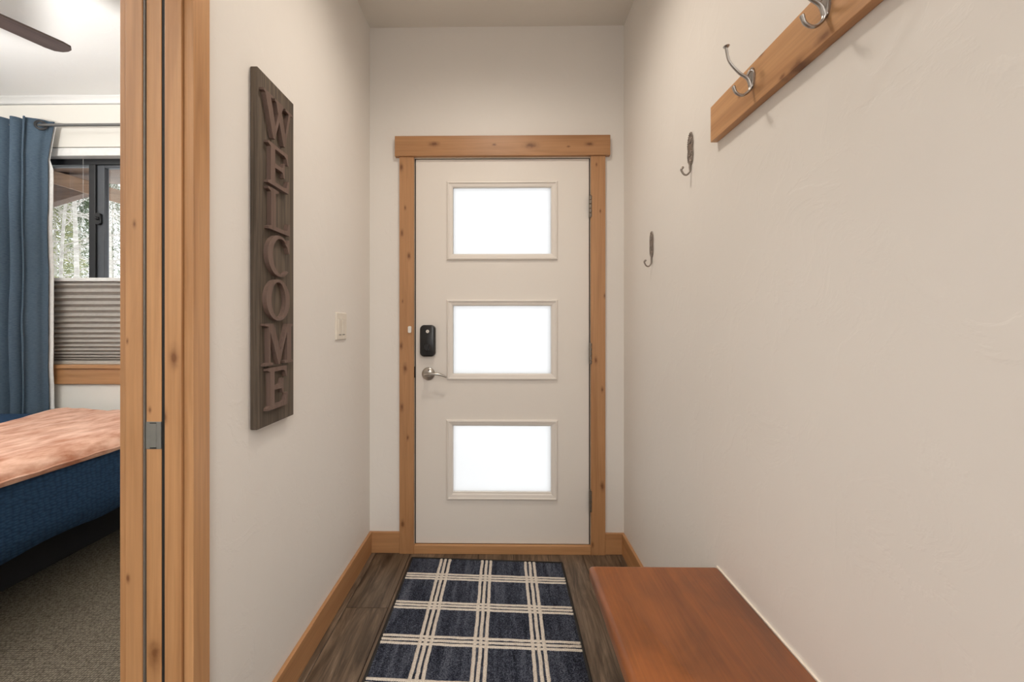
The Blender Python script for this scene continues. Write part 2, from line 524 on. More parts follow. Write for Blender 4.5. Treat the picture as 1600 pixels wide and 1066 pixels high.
def tube(bm, pts, radii, seg=10, flat=1.0, cap=True):
    pts = [Vector(p) for p in pts]
    if isinstance(radii, (int, float)):
        radii = [radii] * len(pts)
    rings = []
    t0 = (pts[1] - pts[0]).normalized()
    ref = Vector((0, 0, 1)) if abs(t0.z) < 0.9 else Vector((0, 1, 0))
    nrm = t0.cross(ref).normalized()
    for i, p in enumerate(pts):
        a = pts[max(0, i - 1)]; b = pts[min(len(pts) - 1, i + 1)]
        t = (b - a).normalized()
        nrm = (nrm - t * nrm.dot(t)).normalized()
        bn = t.cross(nrm)
        rings.append([bm.verts.new(p + (nrm * math.cos(2 * math.pi * k / seg) + bn * math.sin(2 * math.pi * k / seg) * flat) * radii[i]) for k in range(seg)])
    for r0, r1 in zip(rings, rings[1:]):
        for k in range(seg):
            bm.faces.new([r0[k], r0[(k + 1) % seg], r1[(k + 1) % seg], r1[k]])
    if cap:
        bm.faces.new(rings[0][::-1]); bm.faces.new(rings[-1])
    return bm


def spline(ctrl, n=24):
    """Catmull-Rom through control points"""
    c = [Vector(p) for p in ctrl]
    c = [c[0] * 2 - c[1]] + c + [c[-1] * 2 - c[-2]]
    out = []
    for i in range(1, len(c) - 2):
        for k in range(n):
            t = k / n
            p0, p1, p2, p3 = c[i - 1], c[i], c[i + 1], c[i + 2]
            out.append(0.5 * ((2 * p1) + (p2 - p0) * t + (2 * p0 - 5 * p1 + 4 * p2 - p3) * t * t + (3 * p1 - p0 - 3 * p2 + p3) * t ** 3))
    out.append(c[-2])
    return out


def lathe(bm, prof, origin, axis, seg=28):
    """prof: (radius, height along axis)"""
    a = Vector(axis).normalized()
    ref = Vector((0, 0, 1)) if abs(a.z) < 0.9 else Vector((1, 0, 0))
    e1 = a.cross(ref).normalized(); e2 = a.cross(e1)
    o = Vector(origin)
    rings = [[bm.verts.new(o + a * h + (e1 * math.cos(2 * math.pi * k / seg) + e2 * math.sin(2 * math.pi * k / seg)) * r) for k in range(seg)] for r, h in prof]
    for r0, r1 in zip(rings, rings[1:]):
        for k in range(seg):
            bm.faces.new([r0[k], r0[(k + 1) % seg], r1[(k + 1) % seg], r1[k]])
    bm.faces.new(rings[0][::-1]); bm.faces.new(rings[-1])
    return bm


def prism(bm, poly, mapf, w0, w1):
    a = [bm.verts.new(mapf(u, v, w0)) for u, v in poly]
    b = [bm.verts.new(mapf(u, v, w1)) for u, v in poly]
    for i, j, k in tessellate_polygon([[Vector((u, v, 0)) for u, v in poly]]):
        bm.faces.new([a[i], a[j], a[k]]); bm.faces.new([b[k], b[j], b[i]])
    n = len(poly)
    for i in range(n):
        bm.faces.new([a[i], a[(i + 1) % n], b[(i + 1) % n], b[i]])
    return bm


def strip_prism(bm, outer, inner, mapf, w0, w1, closed):
    """band between two polylines, given thickness"""
    n = len(outer)
    O = [[bm.verts.new(mapf(*p, w)) for p in outer] for w in (w0, w1)]
    I = [[bm.verts.new(mapf(*p, w)) for p in inner] for w in (w0, w1)]
    for i in range(n if closed else n - 1):
        j = (i + 1) % n
        bm.faces.new([O[0][i], O[0][j], I[0][j], I[0][i]]); bm.faces.new([O[1][i], I[1][i], I[1][j], O[1][j]])
        bm.faces.new([O[0][i], O[1][i], O[1][j], O[0][j]]); bm.faces.new([I[0][i], I[0][j], I[1][j], I[1][i]])
    if not closed:
        for i in (0, n - 1):
            bm.faces.new([O[0][i], I[0][i], I[1][i], O[1][i]])
    return bm


def rect_rings(x0, x1, z0, z1, prof, y):
    """mitred moulding: prof = (inset, height towards -Y)"""
    bm = bmesh.new()
    rings = []
    for ins, h in prof:
        rings.append([bm.verts.new(p) for p in ((x0 + ins, y - h, z0 + ins), (x1 - ins, y - h, z0 + ins), (x1 - ins, y - h, z1 - ins), (x0 + ins, y - h, z1 - ins))])
    rings.append(rings[0])
    for r0, r1 in zip(rings, rings[1:]):
        for k in range(4):
            bm.faces.new([r0[k], r0[(k + 1) % 4], r1[(k + 1) % 4], r1[k]])
    return bm


def rounded_rect(u0, u1, v0, v1, r, n=6):
    pts = []
    for cu, cv, a0 in ((u1 - r, v1 - r, 0), (u0 + r, v1 - r, 90), (u0 + r, v0 + r, 180), (u1 - r, v0 + r, 270)):
        for k in range(n + 1):
            a = math.radians(a0 + 90 * k / n)
            pts.append((cu + r * math.cos(a), cv + r * math.sin(a)))
    return pts


# ------------------------------------------------------------------ measures of the place
XL, XR, YB, ZC = -0.708, 0.631, 2.31, 2.773      # hall: left wall, right wall, door wall, ceiling
CF = XL + 0.021                                   # face of the pocket-door casing
Y0 = P(299, 500, 'x', CF).y                       # far jamb of the pocket-door opening
Y1 = P(328, 500, 'x', CF).y                       # outer edge of that casing
JX = lambda px, d=0.0: P(px, 500, 'y', Y0 + d).x
YN = 0.15                                         # near jamb
XBED = JX(196)                                     # bedroom side of that wall
BW, BL, BN = 3.0, -4.35, -0.85                    # bedroom: window wall, left wall, near wall
YH = -1.2                                         # hall opens to the living room here
LX0, LX1, LY = -3.2, 3.2, -5.6                    # living room

# ------------------------------------------------------------------ setting: hall
floor = obj('floor', B(XL - 0.02, XR + 0.05, YH, YB + 0.03, -0.05, -0.004), SEAL)
tag(floor, 'grey-brown wood-look plank floor of the entry hall', 'floor', kind='structure')
pw, plen = 0.178, 1.22
plank_meshes = {}
xp = -0.85
pw = 0.18
starts = [1.30, 1.853, 0.55, 1.62, 0.95, 1.85, 1.42, 0.5, 1.1]
ci = 0
while xp < XR:
    xa, xb = max(xp, XL + 0.001), min(xp + pw, XR - 0.001)
    if xa >= xb: xp += pw; continue
    cuts = [YB + 0.02]
    y = starts[ci % len(starts)]
    while y > YH:
        cuts.append(y); y -= plen
    cuts.append(YH)
    for a, b in zip(cuts, cuts[1:]):
        if a - b < 0.03: continue
        g = 0.0011
        o = obj('plank', B(xa + g, xb - g, b + g, a - g, -0.012, 0.0), PLANK, floor)
        o.modifiers.new('bevel', 'BEVEL').width = 0.0012
    xp += pw; ci += 1

ceiling = obj('ceiling', B(XL - 0.12, XR + 0.12, YH, YB + 0.12, ZC, ZC + 0.1), CEIL)
tag(ceiling, 'plain cream ceiling of the entry hall', 'ceiling', kind='structure')

# front door geometry (pixels of the door wall turned into metres)
dl, dt = P(649, 248, 'y', YB), None
DX0, DX1 = P(649, 500, 'y', YB).x, P(921, 500, 'y', YB).x
DZ1, DZ0 = P(785, 248.8, 'y', YB).z, P(785, 849.8, 'y', YB).z
OX0, OX1, OZ1 = DX0 - 0.014, DX1 + 0.014, DZ1 + 0.012    # rough opening inside the casing
wb = slab([XL - 0.12, OX0, OX1, XR + 0.12], [0, OZ1, ZC], {(1, 0)}, YB, YB + 0.14, XZ)
tag(obj('wall_back', wb, WALL), 'cream end wall around the front door', 'wall', kind='structure')
tag(obj('wall_right', B(XR, XR + 0.12, YH, YB, 0, ZC), WALL), 'long cream wall on the bench and coat rack side', 'wall', kind='structure')

# left wall: two skins with the door pocket between them
ZO = 2.06
wl = slab([YH, YN - 0.02, Y0 + 0.019, YB], [0, ZO, ZC], {(1, 0)}, XL, JX(257), YZ)
box(wl, JX(257), JX(222), YH, YN - 0.02, 0, ZC); box(wl, JX(257), JX(222), YN - 0.02, Y0 + 0.019, ZO, ZC)
box(wl, JX(257), JX(222), 2.0, YB, 0, ZC); box(wl, JX(257), JX(222), Y0 + 0.019, 2.0, ZO + 0.03, ZC)
tag(obj('wall_left', wl, WALL), 'cream wall carrying the WELCOME sign', 'wall', kind='structure')
pk = bmesh.new(); box(pk, JX(257) - .0002, JX(257) - .0012, Y0 + 0.02, 1.99, 0, ZO); box(pk, JX(222) + .0002, JX(222) + .0012, Y0 + 0.02, 1.99, 0, ZO)  # black sheets added to keep the pocket gap dark
obj('pocket_shade_lining', pk, SEAL, bpy.data.objects['wall_left'])
wl2 = slab([BN, YN - 0.02, Y0 + 0.019, BW], [0, ZO, ZC], {(1, 0)}, JX(222) , XBED, YZ)
tag(obj('wall_bedroom_right', wl2, BWALL), 'bedroom side of the wall with the pocket door', 'wall', kind='structure')

# baseboards: board with a square pale top edge
BBH = 0.111
bbm = ALDER
def baseboard(name, label, bm, mat):
    return tag(obj(name, bm, mat, bevel=0.0025), label, 'baseboard', kind='structure')
CAS0, CAS1 = P(624, 500, 'y', YB - 0.02).x, P(946, 500, 'y', YB - 0.02).x
baseboard('baseboard_left', 'alder baseboard along the wall with the WELCOME sign', B(XL, XL + 0.014, Y1 + 0.002, YB - 0.0145, 0.0, BBH), ALDER['y'])
baseboard('baseboard_back', 'short alder baseboard between sign wall and door casing', B(XL, CAS0, YB - 0.014, YB, 0.0, BBH), ALDER['x'])
baseboard('baseboard_back_right', 'short alder baseboard between door casing and bench wall', B(CAS1, XR, YB - 0.014, YB, 0.0, BBH), ALDER['x'])
baseboard('baseboard_right', 'alder baseboard along the wall behind the bench', B(XR - 0.014, XR, YH, YB - 0.0145, 0.0, BBH), ALDER['y'])

# front door casing
t1 = thing('trim_1', 'knotty alder casing framing the front door', 'door casing', (0.0, YB, 0), kind='structure')
JI0, JI1 = P(646.5, 500, 'y', YB - 0.02).x, P(923.5, 500, 'y', YB - 0.02).x
HZ0, HZ1 = P(785, 243.5, 'y', YB - 0.024).z, P(785, 212, 'y', YB - 0.024).z
HX0, HX1 = P(617, 230, 'y', YB - 0.024).x, P(953.5, 230, 'y', YB - 0.024).x
TZ = P(785, 853.5, 'y', YB - 0.02).z
obj('side_casing', B(CAS0, JI0, YB - 0.02, YB, 0, HZ0), LEFTK, t1, bevel=0.0015)
obj('side_casing', B(JI1, CAS1, YB - 0.02, YB, 0, HZ0), RIGHTK, t1, bevel=0.0015)
obj('head_casing', B(HX0, HX1, YB - 0.028, YB, HZ0, HZ1), HEADK, t1, bevel=0.0015)
obj('threshold', B(JI0, JI1, YB - 0.018, YB + 0.14, 0, TZ), ALDER['x'], t1, bevel=0.0015)
jb = bmesh.new()
box(jb, OX0, DX0 - 0.0035, YB - 0.004, YB + 0.13, TZ, OZ1); box(jb, DX1 + 0.0035, OX1, YB - 0.004, YB + 0.13, TZ, OZ1)
box(jb, DX0 - 0.0035, DX1 + 0.0035, YB - 0.004, YB + 0.13, DZ1 + 0.0035, OZ1)
obj('door_jamb', jb, JAMBP, t1)
sb = bmesh.new()
box(sb, DX0 - 0.0034, DX0 - 0.0008, YB + 0.004, YB + 0.046, TZ, DZ1 + 0.003); box(sb, DX1 + 0.0008, DX1 + 0.0034, YB + 0.004, YB + 0.046, TZ, DZ1 + 0.003)  # black fillers paint the shade in the gap around the slab
box(sb, DX0, DX1, YB + 0.004, YB + 0.046, DZ1 + 0.0008, DZ1 + 0.0034)
box(sb, DX0 - 0.0035, DX0 + 0.012, YB + 0.0465, YB + 0.065, TZ, DZ1); box(sb, DX1 - 0.012, DX1 + 0.0035, YB + 0.0465, YB + 0.065, TZ, DZ1)
box(sb, DX0, DX1, YB + 0.0465, YB + 0.065, DZ1 - 0.01, DZ1 + 0.0035); box(sb, DX0, DX1, YB + 0.002, YB + 0.12, TZ, TZ + 0.0075)
obj('weatherstrip_and_gap_shade', sb, SEAL, t1)
SB_ = B(OX0 + 0.008, DX0 - 0.001, YB - 0.006, YB + 0.03, P(648, 590, 'y', YB).z, P(648, 573, 'y', YB).z)
obj('strike_plate', SB_, SEAL, t1)

# front door
d1 = thing('door_1', 'cream front door with three frosted glass panes', 'door', ((DX0 + DX1) / 2, YB, DZ0), kind='structure')
lites = [((708, 861), (292, 399)), ((708, 861), (477, 584)), ((707.5, 861), (663, 769))]
outer = [((698, 871.5), (283, 407)), ((698, 871.5), (468, 594)), ((697.5, 871.5), (656, 781))]
gx0, gx1 = P(708, 500, 'y', YB).x, P(861, 500, 'y', YB).x
zs = [DZ0]
for (_, (ya, yb)) in reversed(lites):
    zs += [P(785, yb, 'y', YB).z, P(785, ya, 'y', YB).z]
zs.append(DZ1)
obj('door_slab', slab([DX0 + 0.002, gx0, gx1, DX1 - 0.002], zs, {(1, 1), (1, 3), (1, 5)}, YB + 0.0, YB + 0.045, XZ), DOORP, d1, bevel=0.002)
for (lx, ly), (ox, oy) in zip(lites, outer):
    a, b = P(ox[0], oy[1], 'y', YB), P(ox[1], oy[0], 'y', YB)
    ga, gb = P(lx[0], ly[1], 'y', YB), P(lx[1], ly[0], 'y', YB)
    w = ga.x - a.x
    fr = obj('lite_frame', rect_rings(a.x, b.x, a.z, b.z, [(0.0, -0.003), (0.001, 0.006), (0.005, 0.011), (0.010, 0.012), (0.013, 0.007), (0.016, 0.0065), (w * 0.78, 0.005), (w * 0.9, 0.0035), (w, 0.000), (w, -0.012), (w * 0.5, -0.012)], YB), DOORP, d1)
    pn = obj('pane', B(ga.x - 0.004, gb.x + 0.004, YB + 0.014, YB + 0.02, ga.z - 0.004, gb.z + 0.004), FROST, fr)
    pn.data.materials.append(GLASS)
    for p_ in pn.data.polygons:
        if p_.normal.y > -0.5: p_.material_index = 1
for hy0, hy1 in ((307, 341), (536, 569), (765, 798)):
    z1_, z0_ = P(921, hy0, 'y', YB).z, P(921, hy1, 'y', YB).z
    hb = bmesh.new()
    hx = DX1 + 0.002
    for k in range(5):
        za = z0_ + (z1_ - z0_) * k / 5 + 0.0014; zb = z0_ + (z1_ - z0_) * (k + 1) / 5 - 0.0014
        lathe(hb, [(0.0070, 0), (0.0078, 0.001), (0.0078, zb - za - 0.001), (0.0070, zb - za)], (hx, YB - 0.017, za), (0, 0, 1), 14)
    lathe(hb, [(0.004, 0), (0.0045, 0.003), (0.002, 0.006)], (hx, YB - 0.017, z1_), (0, 0, 1), 12)
    box(hb, hx - 0.0025, hx + 0.0025, YB - 0.016, YB + 0.04, z0_, z1_)
    obj('hinge', hb, HINGE, d1, smooth=True, auto=35)
# keyless deadbolt
a, b = P(657.5, 557, 'y', YB), P(681, 508, 'y', YB)
db = bmesh.new()
prof = [(0.0, 0.0), (0.0, 0.022), (0.0015, 0.027), (0.006, 0.030)]
rings = []
for ins, h in prof:
    rings.append([db.verts.new((u, YB - h, v)) for u, v in rounded_rect(a.x + ins, b.x - ins, a.z + ins, b.z - ins, 0.022 - ins * 0.6, 8)])
for r0, r1 in zip(rings, rings[1:]):
    for k in range(len(r0)):
        db.faces.new([r0[k], r0[(k + 1) % len(r0)], r1[(k + 1) % len(r0)], r1[k]])
db.faces.new(rings[0]); db.faces.new(rings[-1])
dlk = obj('deadbolt_lock', db, BLACK, d1, smooth=True, auto=40)
c = P(668, 518, 'y', YB - 0.03)
obj('logo_button', lathe(bmesh.new(), [(0.0085, 0), (0.0085, 0.001), (0.0078, 0.0016)], (c.x, YB - 0.0298, c.z), (0, -1, 0), 24), WHITEP, dlk, smooth=True, auto=35)
lg = bmesh.new()
for s in (-1, 1):
    tube(lg, [(c.x + s * 0.003, YB - 0.0315, c.z + 0.0032), (c.x, YB - 0.0315, c.z)], 0.0006, 6)
tube(lg, [(c.x, YB - 0.0315, c.z), (c.x, YB - 0.0315, c.z - 0.0034)], 0.0006, 6)
obj('logo_mark', lg, GREYP, dlk)
c = P(668, 543, 'y', YB - 0.03)
kb = lathe(bmesh.new(), [(0.019, 0), (0.019, 0.004), (0.017, 0.006)], (c.x, YB - 0.030, c.z), (0, -1, 0), 28)
box(kb, c.x - 0.0045, c.x + 0.0045, YB - 0.050, YB - 0.034, c.z - 0.015, c.z + 0.015)
obj('thumb_turn', kb, BLACK, dlk, smooth=True, auto=35)
# lever handle
c = P(669, 584.5, 'y', YB - 0.01)
rose = obj('lever_handle', lathe(bmesh.new(), [(0.0345, 0.0), (0.0345, 0.003), (0.031, 0.007), (0.027, 0.0085), (0.022, 0.012), (0.013, 0.014)], (c.x, YB, c.z), (0, -1, 0), 36), NICKEL, d1, smooth=True, auto=50)
lv = bmesh.new()
tube(lv, [(c.x, YB - 0.012, c.z), (c.x, YB - 0.052, c.z)], [0.012, 0.0105], 18)
e = P(697.5, 588.5, 'y', YB - 0.05)
tube(lv, spline([(c.x - 0.012, YB - 0.05, c.z - 0.001), (c.x + 0.02, YB - 0.054, c.z + 0.004), (c.x + 0.06, YB - 0.052, c.z + 0.003), (e.x - 0.012, YB - 0.048, e.z + 0.002), (e.x, YB - 0.045, e.z - 0.004)], 8),
     [0.0125 - 0.0065 * (k / 32) ** 0.6 for k in range(33)], 14, 0.8)
obj('lever', lv, NICKEL, rose, smooth=True, auto=60)
obj('privacy_pin', lathe(bmesh.new(), [(0.003, 0), (0.003, 0.002)], (c.x + 0.003, YB - 0.012, c.z + 0.020), (0, -1, 0), 12), SEAL, rose)

# ------------------------------------------------------------------ pocket door and its trim
t2 = thing('trim_2', 'alder jamb and casing of the pocket-door opening', 'door casing', (XL, Y0, 0), kind='structure')
obj('side_casing', B(XL, CF, Y0 + 0.006, Y1, 0, ZO), ALDER['z'], t2, bevel=0.0012)
GB, GA = JX(257), JX(222)                          # edges of the two split jambs
obj('split_jamb', B(GB, XL - 0.0012, Y0, Y0 + 0.019, 0, ZO - 0.019), JAMBK, t2, bevel=0.0012)
obj('split_jamb', B(XBED, GA, Y0, Y0 + 0.019, 0, ZO - 0.019), JAMBK, t2, bevel=0.0012)
obj('seal_and_gap_shade', B(GA, GA + 0.0035, Y0 + 0.003, Y0 + 0.019, 0, ZO - 0.019), GREYP, t2)
obj('seal_and_gap_shade', B(GA + 0.0035, JX(228.5, .006) - 0.0004, Y0 + 0.009, Y0 + 0.019, 0, ZO - 0.019), SEAL, t2)  # black filler paints the shade of the gap left of the door
obj('seal_and_gap_shade', B(JX(252, .006) + 0.0004, GB, Y0 + 0.0075, Y0 + 0.019, 0, ZO - 0.019), SEAL, t2)  # gap right of the door, its shade put in as black
obj('bedroom_casing', B(JX(187), XBED, Y0 + 0.0005, Y1, 0, ZO), ALDER['z'], t2, bevel=0.0012)
obj('head_jamb', B(XBED, XL, YN, Y0, ZO - 0.019, ZO), ALDER['y'], t2)
obj('head_casing', B(XL, CF, YN - 0.075, Y1, ZO, ZO + 0.1), ALDER['y'], t2)
obj('side_jamb', B(XBED, XL, YN - 0.02, YN, 0, ZO - 0.019), ALDER['z'], t2)
obj('side_casing', B(XL, CF, YN - 0.075, YN - 0.004, 0, ZO), ALDER['z'], t2, bevel=0.0012)
d2 = obj('door_2', B(JX(228.5, .006), JX(252, .006), Y0 + 0.006, Y0 + 0.80, 0.008, ZO - 0.02), PDOORK, bevel=0.001)
tag(d2, 'edge of an alder pocket door slid into the wall', 'door', kind='structure')
zl1, zl0 = P(240, 660, 'y', Y0).z, P(240, 703, 'y', Y0).z
ep = obj('edge_pull', B(JX(228.5, .006) - .0002, JX(252, .006) + .0002, Y0 + 0.0045, Y0 + 0.02, zl0, zl1), GREYP, d2, bevel=0.0008)
pc = (JX(228.5, .006) + JX(252, .006)) / 2
eb = B(pc - .007, pc + .007, Y0 + 0.0035, Y0 + 0.01, zl0 + 0.004, zl1 - 0.003)
lv_ = obj('pull_lever', eb, GREYP, ep, bevel=0.001)
es = bmesh.new()
box(es, pc - .007, pc + .007, Y0 + 0.0032, Y0 + 0.008, zl1 - 0.0035, zl1 - 0.0018); box(es, pc - .007, pc + .007, Y0 + 0.0032, Y0 + 0.008, zl0 + 0.002, zl0 + 0.0036)
obj('slot', es, SEAL, ep)

# ------------------------------------------------------------------ bedroom shell
fl2 = obj('floor_bedroom', B(BL, -0.7085, BN, BW, -0.06, -0.0005), CARPET)
tag(fl2, 'beige loop-pile bedroom carpet', 'carpet', kind='structure')
tag(obj('ceiling_bedroom', B(BL - 0.1, XBED, BN, BW + 0.1, ZC, ZC + 0.1), BCEIL), 'white bedroom ceiling above the fan', 'ceiling', kind='structure')
WX0, WX1 = -3.60, -2.09
WZ0, WZ1 = 0.905, P(130, 229.5, 'y', BW).z
tag(obj('wall_bedroom_back', slab([BL - 0.1, WX0, WX1, XBED], [0, WZ0, WZ1, ZC], {(1, 1)}, BW, BW + 0.15, XZ), BWALL), 'bedroom wall with the half-shaded window', 'wall', kind='structure')
tag(obj('wall_bedroom_left', slab([BN, 0.2, 2.2, BW], [0, 0.85, 2.3, ZC], {(1, 1)}, BL - 0.1, BL, YZ), BWALL), 'bedroom wall behind the head of the bed', 'wall', kind='structure')
tag(obj('wall_bedroom_near', B(BL - 0.1, XBED, BN - 0.1, BN, 0, ZC), BWALL), 'bedroom wall opposite the curtained window', 'wall', kind='structure')
# cove where the ceiling meets the window wall
cv = bmesh.new()
prism(cv, [(0.0, 0.0), (0.0, -0.045)] + [(-0.045 + 0.045 * math.cos(math.radians(t)), -0.045 + 0.045 * math.sin(math.radians(t))) for t in ()] + [(-0.006, -0.03), (-0.015, -0.015), (-0.03, -0.006), (-0.045, 0.0)], lambda u, v, w: (w, BW + u, ZC + v), BL, XBED)
tag(obj('trim_3', cv, BCEIL, smooth=True), 'small rounded cove between bedroom ceiling and window wall', 'cove', kind='structure')

# bedroom window
w1 = thing('window_1', 'dark-framed sliding bedroom window with trees outside', 'window', ((WX0 + WX1) / 2, BW + 0.08, WZ0), kind='structure')
FY = BW + 0.075
FZ1 = P(110, 246, 'y', FY).z
MX0, MX1 = P(139.5, 340, 'y', FY).x, P(149.5, 340, 'y', FY).x
fb = bmesh.new()
hd = P(110, 257.5, 'y', FY).z
box(fb, WX0, WX1, FY, FY + 0.07, hd, WZ1); box(fb, WX0, WX1, FY, FY + 0.07, WZ0, WZ0 + 0.05)
box(fb, WX0, WX0 + 0.05, FY, FY + 0.07, WZ0 + 0.05, hd); box(fb, WX1 - 0.05, WX1, FY, FY + 0.07, WZ0 + 0.05, hd)
box(fb, MX0, MX1, FY - 0.004, FY + 0.07, WZ0 + 0.05, hd)
obj('window_frame', fb, BLACKM, w1, bevel=0.003)
S0, S1 = MX1, P(161, 340, 'y', FY).x
sh = bmesh.new()
box(sh, S0, S1, FY + 0.01, FY + 0.05, WZ0 + 0.05, hd); box(sh, WX1 - 0.09, WX1 - 0.05, FY + 0.01, FY + 0.05, WZ0 + 0.05, hd)
box(sh, S1, WX1 - 0.09, FY + 0.01, FY + 0.05, hd - 0.02, hd); box(sh, S1, WX1 - 0.09, FY + 0.01, FY + 0.05, WZ0 + 0.05, WZ0 + 0.09)
sash = obj('sliding_sash', sh, GREYM, w1, bevel=0.004)
lt = bmesh.new()
lc = P(153.5, 342, 'y', FY)
prism(lt, rounded_rect(lc.x - 0.016, lc.x + 0.022, lc.z - 0.042, lc.z + 0.040, 0.015), XZ, FY - 0.012, FY + 0.01)
lathe(lt, [(0.012, 0), (0.012, 0.014), (0.008, 0.018)], (lc.x + 0.006, FY - 0.012, lc.z), (0, -1, 0), 16)
obj('latch', lt, BLACK, sash, smooth=True, auto=40)
obj('pane', B(WX0 + 0.05, MX0, FY + 0.03, FY + 0.036, WZ0 + 0.05, hd), GLASS, w1)
obj('pane', B(S1, WX1 - 0.09, FY + 0.03, FY + 0.036, WZ0 + 0.09, hd - 0.02), GLASS, w1)
sz = P(130, 570.5, 'y', BW - 0.03).z
obj('window_sill', B(WX0 - 0.07, WX1 + 0.07, BW - 0.03, BW, sz - 0.026, sz), ALDER['x'], w1, bevel=0.003)
obj('window_apron', B(WX0 - 0.05, WX1 + 0.05, BW - 0.018, BW, P(130, 600.5, 'y', BW - 0.018).z, sz - 0.026), ALDER['x'], w1, bevel=0.002)
obj('sill_board', B(WX0, WX1, BW, FY, WZ0, sz), ALDER['x'], w1)

# unseen second window, added to let daylight onto the bed
w2 = thing('added_window_2', 'plain dark-framed window, unseen, added over the bed head for daylight', 'window', (BL - 0.05, 1.2, 0.85), kind='structure')
obj('window_frame', slab([0.2, 0.26, 1.17, 1.23, 2.14, 2.2], [0.85, 0.91, 2.24, 2.3], {(1, 1), (3, 1)}, BL - 0.07, BL - 0.03, YZ), BLACKM, w2)
for ya in (0.26, 1.23):
    obj('pane', B(BL - 0.052, BL - 0.048, ya, ya + 0.91, 0.91, 2.24), GLASS, w2)

# ------------------------------------------------------------------ living room behind the camera
tag(obj('floor_living', B(LX0, LX1, LY, YH, -0.05, 0.0), PLANK), 'wood-look floor of the room the hall opens to', 'floor', kind='structure')
tag(obj('ceiling_living', B(LX0, LX1, LY, YH, ZC, ZC + 0.1), CEIL), 'ceiling of the room the hall opens to', 'ceiling', kind='structure')
tag(obj('wall_living_left', B(LX0 - 0.1, LX0, LY, YH, 0, ZC), WALL), 'side wall of the room the hall opens to', 'wall', kind='structure')
tag(obj('wall_living_right', B(LX1, LX1 + 0.1, LY, YH, 0, ZC), WALL), 'opposite side wall of the room the hall opens to', 'wall', kind='structure')
tag(obj('wall_living_far', slab([LX0, -2.4, 2.4, LX1], [0, 0.4, 2.4, ZC], {(1, 1)}, LY - 0.1, LY, XZ), WALL), 'wall with the added wide window behind the viewer', 'wall', kind='structure')
nl = bmesh.new(); box(nl, LX0, XBED, YH, YH + 0.1, 0, ZC); box(nl, XR + 0.12, LX1, YH, YH + 0.1, 0, ZC)
tag(obj('wall_living_near', nl, WALL), 'walls on both sides of the hall mouth', 'wall', kind='structure')
w3 = thing('added_window_3', 'wide dark-framed window added behind the viewer for daylight', 'window', (0, LY - 0.05, 0.4), kind='structure')  # unseen window, added so daylight enters from behind the camera
obj('window_frame', slab([-2.4, -2.34, -0.82, -0.76, 0.76, 0.82, 2.34, 2.4], [0.4, 0.46, 2.34, 2.4], {(1, 1), (3, 1), (5, 1)}, LY - 0.07, LY - 0.03, XZ), BLACKM, w3)
for xa, xb in ((-2.34, -0.82), (-0.76, 0.76), (0.82, 2.34)):
    obj('pane', B(xa, xb, LY - 0.052, LY - 0.048, 0.46, 2.34), GLASS, w3)

# ------------------------------------------------------------------ WELCOME sign
SY0, SY1 = P(391, 400, 'x', XL + 0.002).y, P(459, 400, 'x', -0.686).y
SZ1 = P(391, 103, 'x', XL + 0.002).z; SZ0 = P(391, 672.5, 'x', XL + 0.002).z
SF = XL + 0.022
sg = thing('welcome_sign', 'weathered brown board reading WELCOME in raised wooden letters', 'sign', (XL, (SY0 + SY1) / 2, SZ0))
obj('board', B(XL + 0.001, SF, SY0, SY1, SZ0, SZ1), SIGNW, sg, bevel=0.003)


def arc(cx, cy, rx, ry, a0, a1, n):
    return [(cx + rx * math.cos(math.radians(a0 + (a1 - a0) * k / n)), cy + ry * math.sin(math.radians(a0 + (a1 - a0) * k / n))) for k in range(n + 1)]


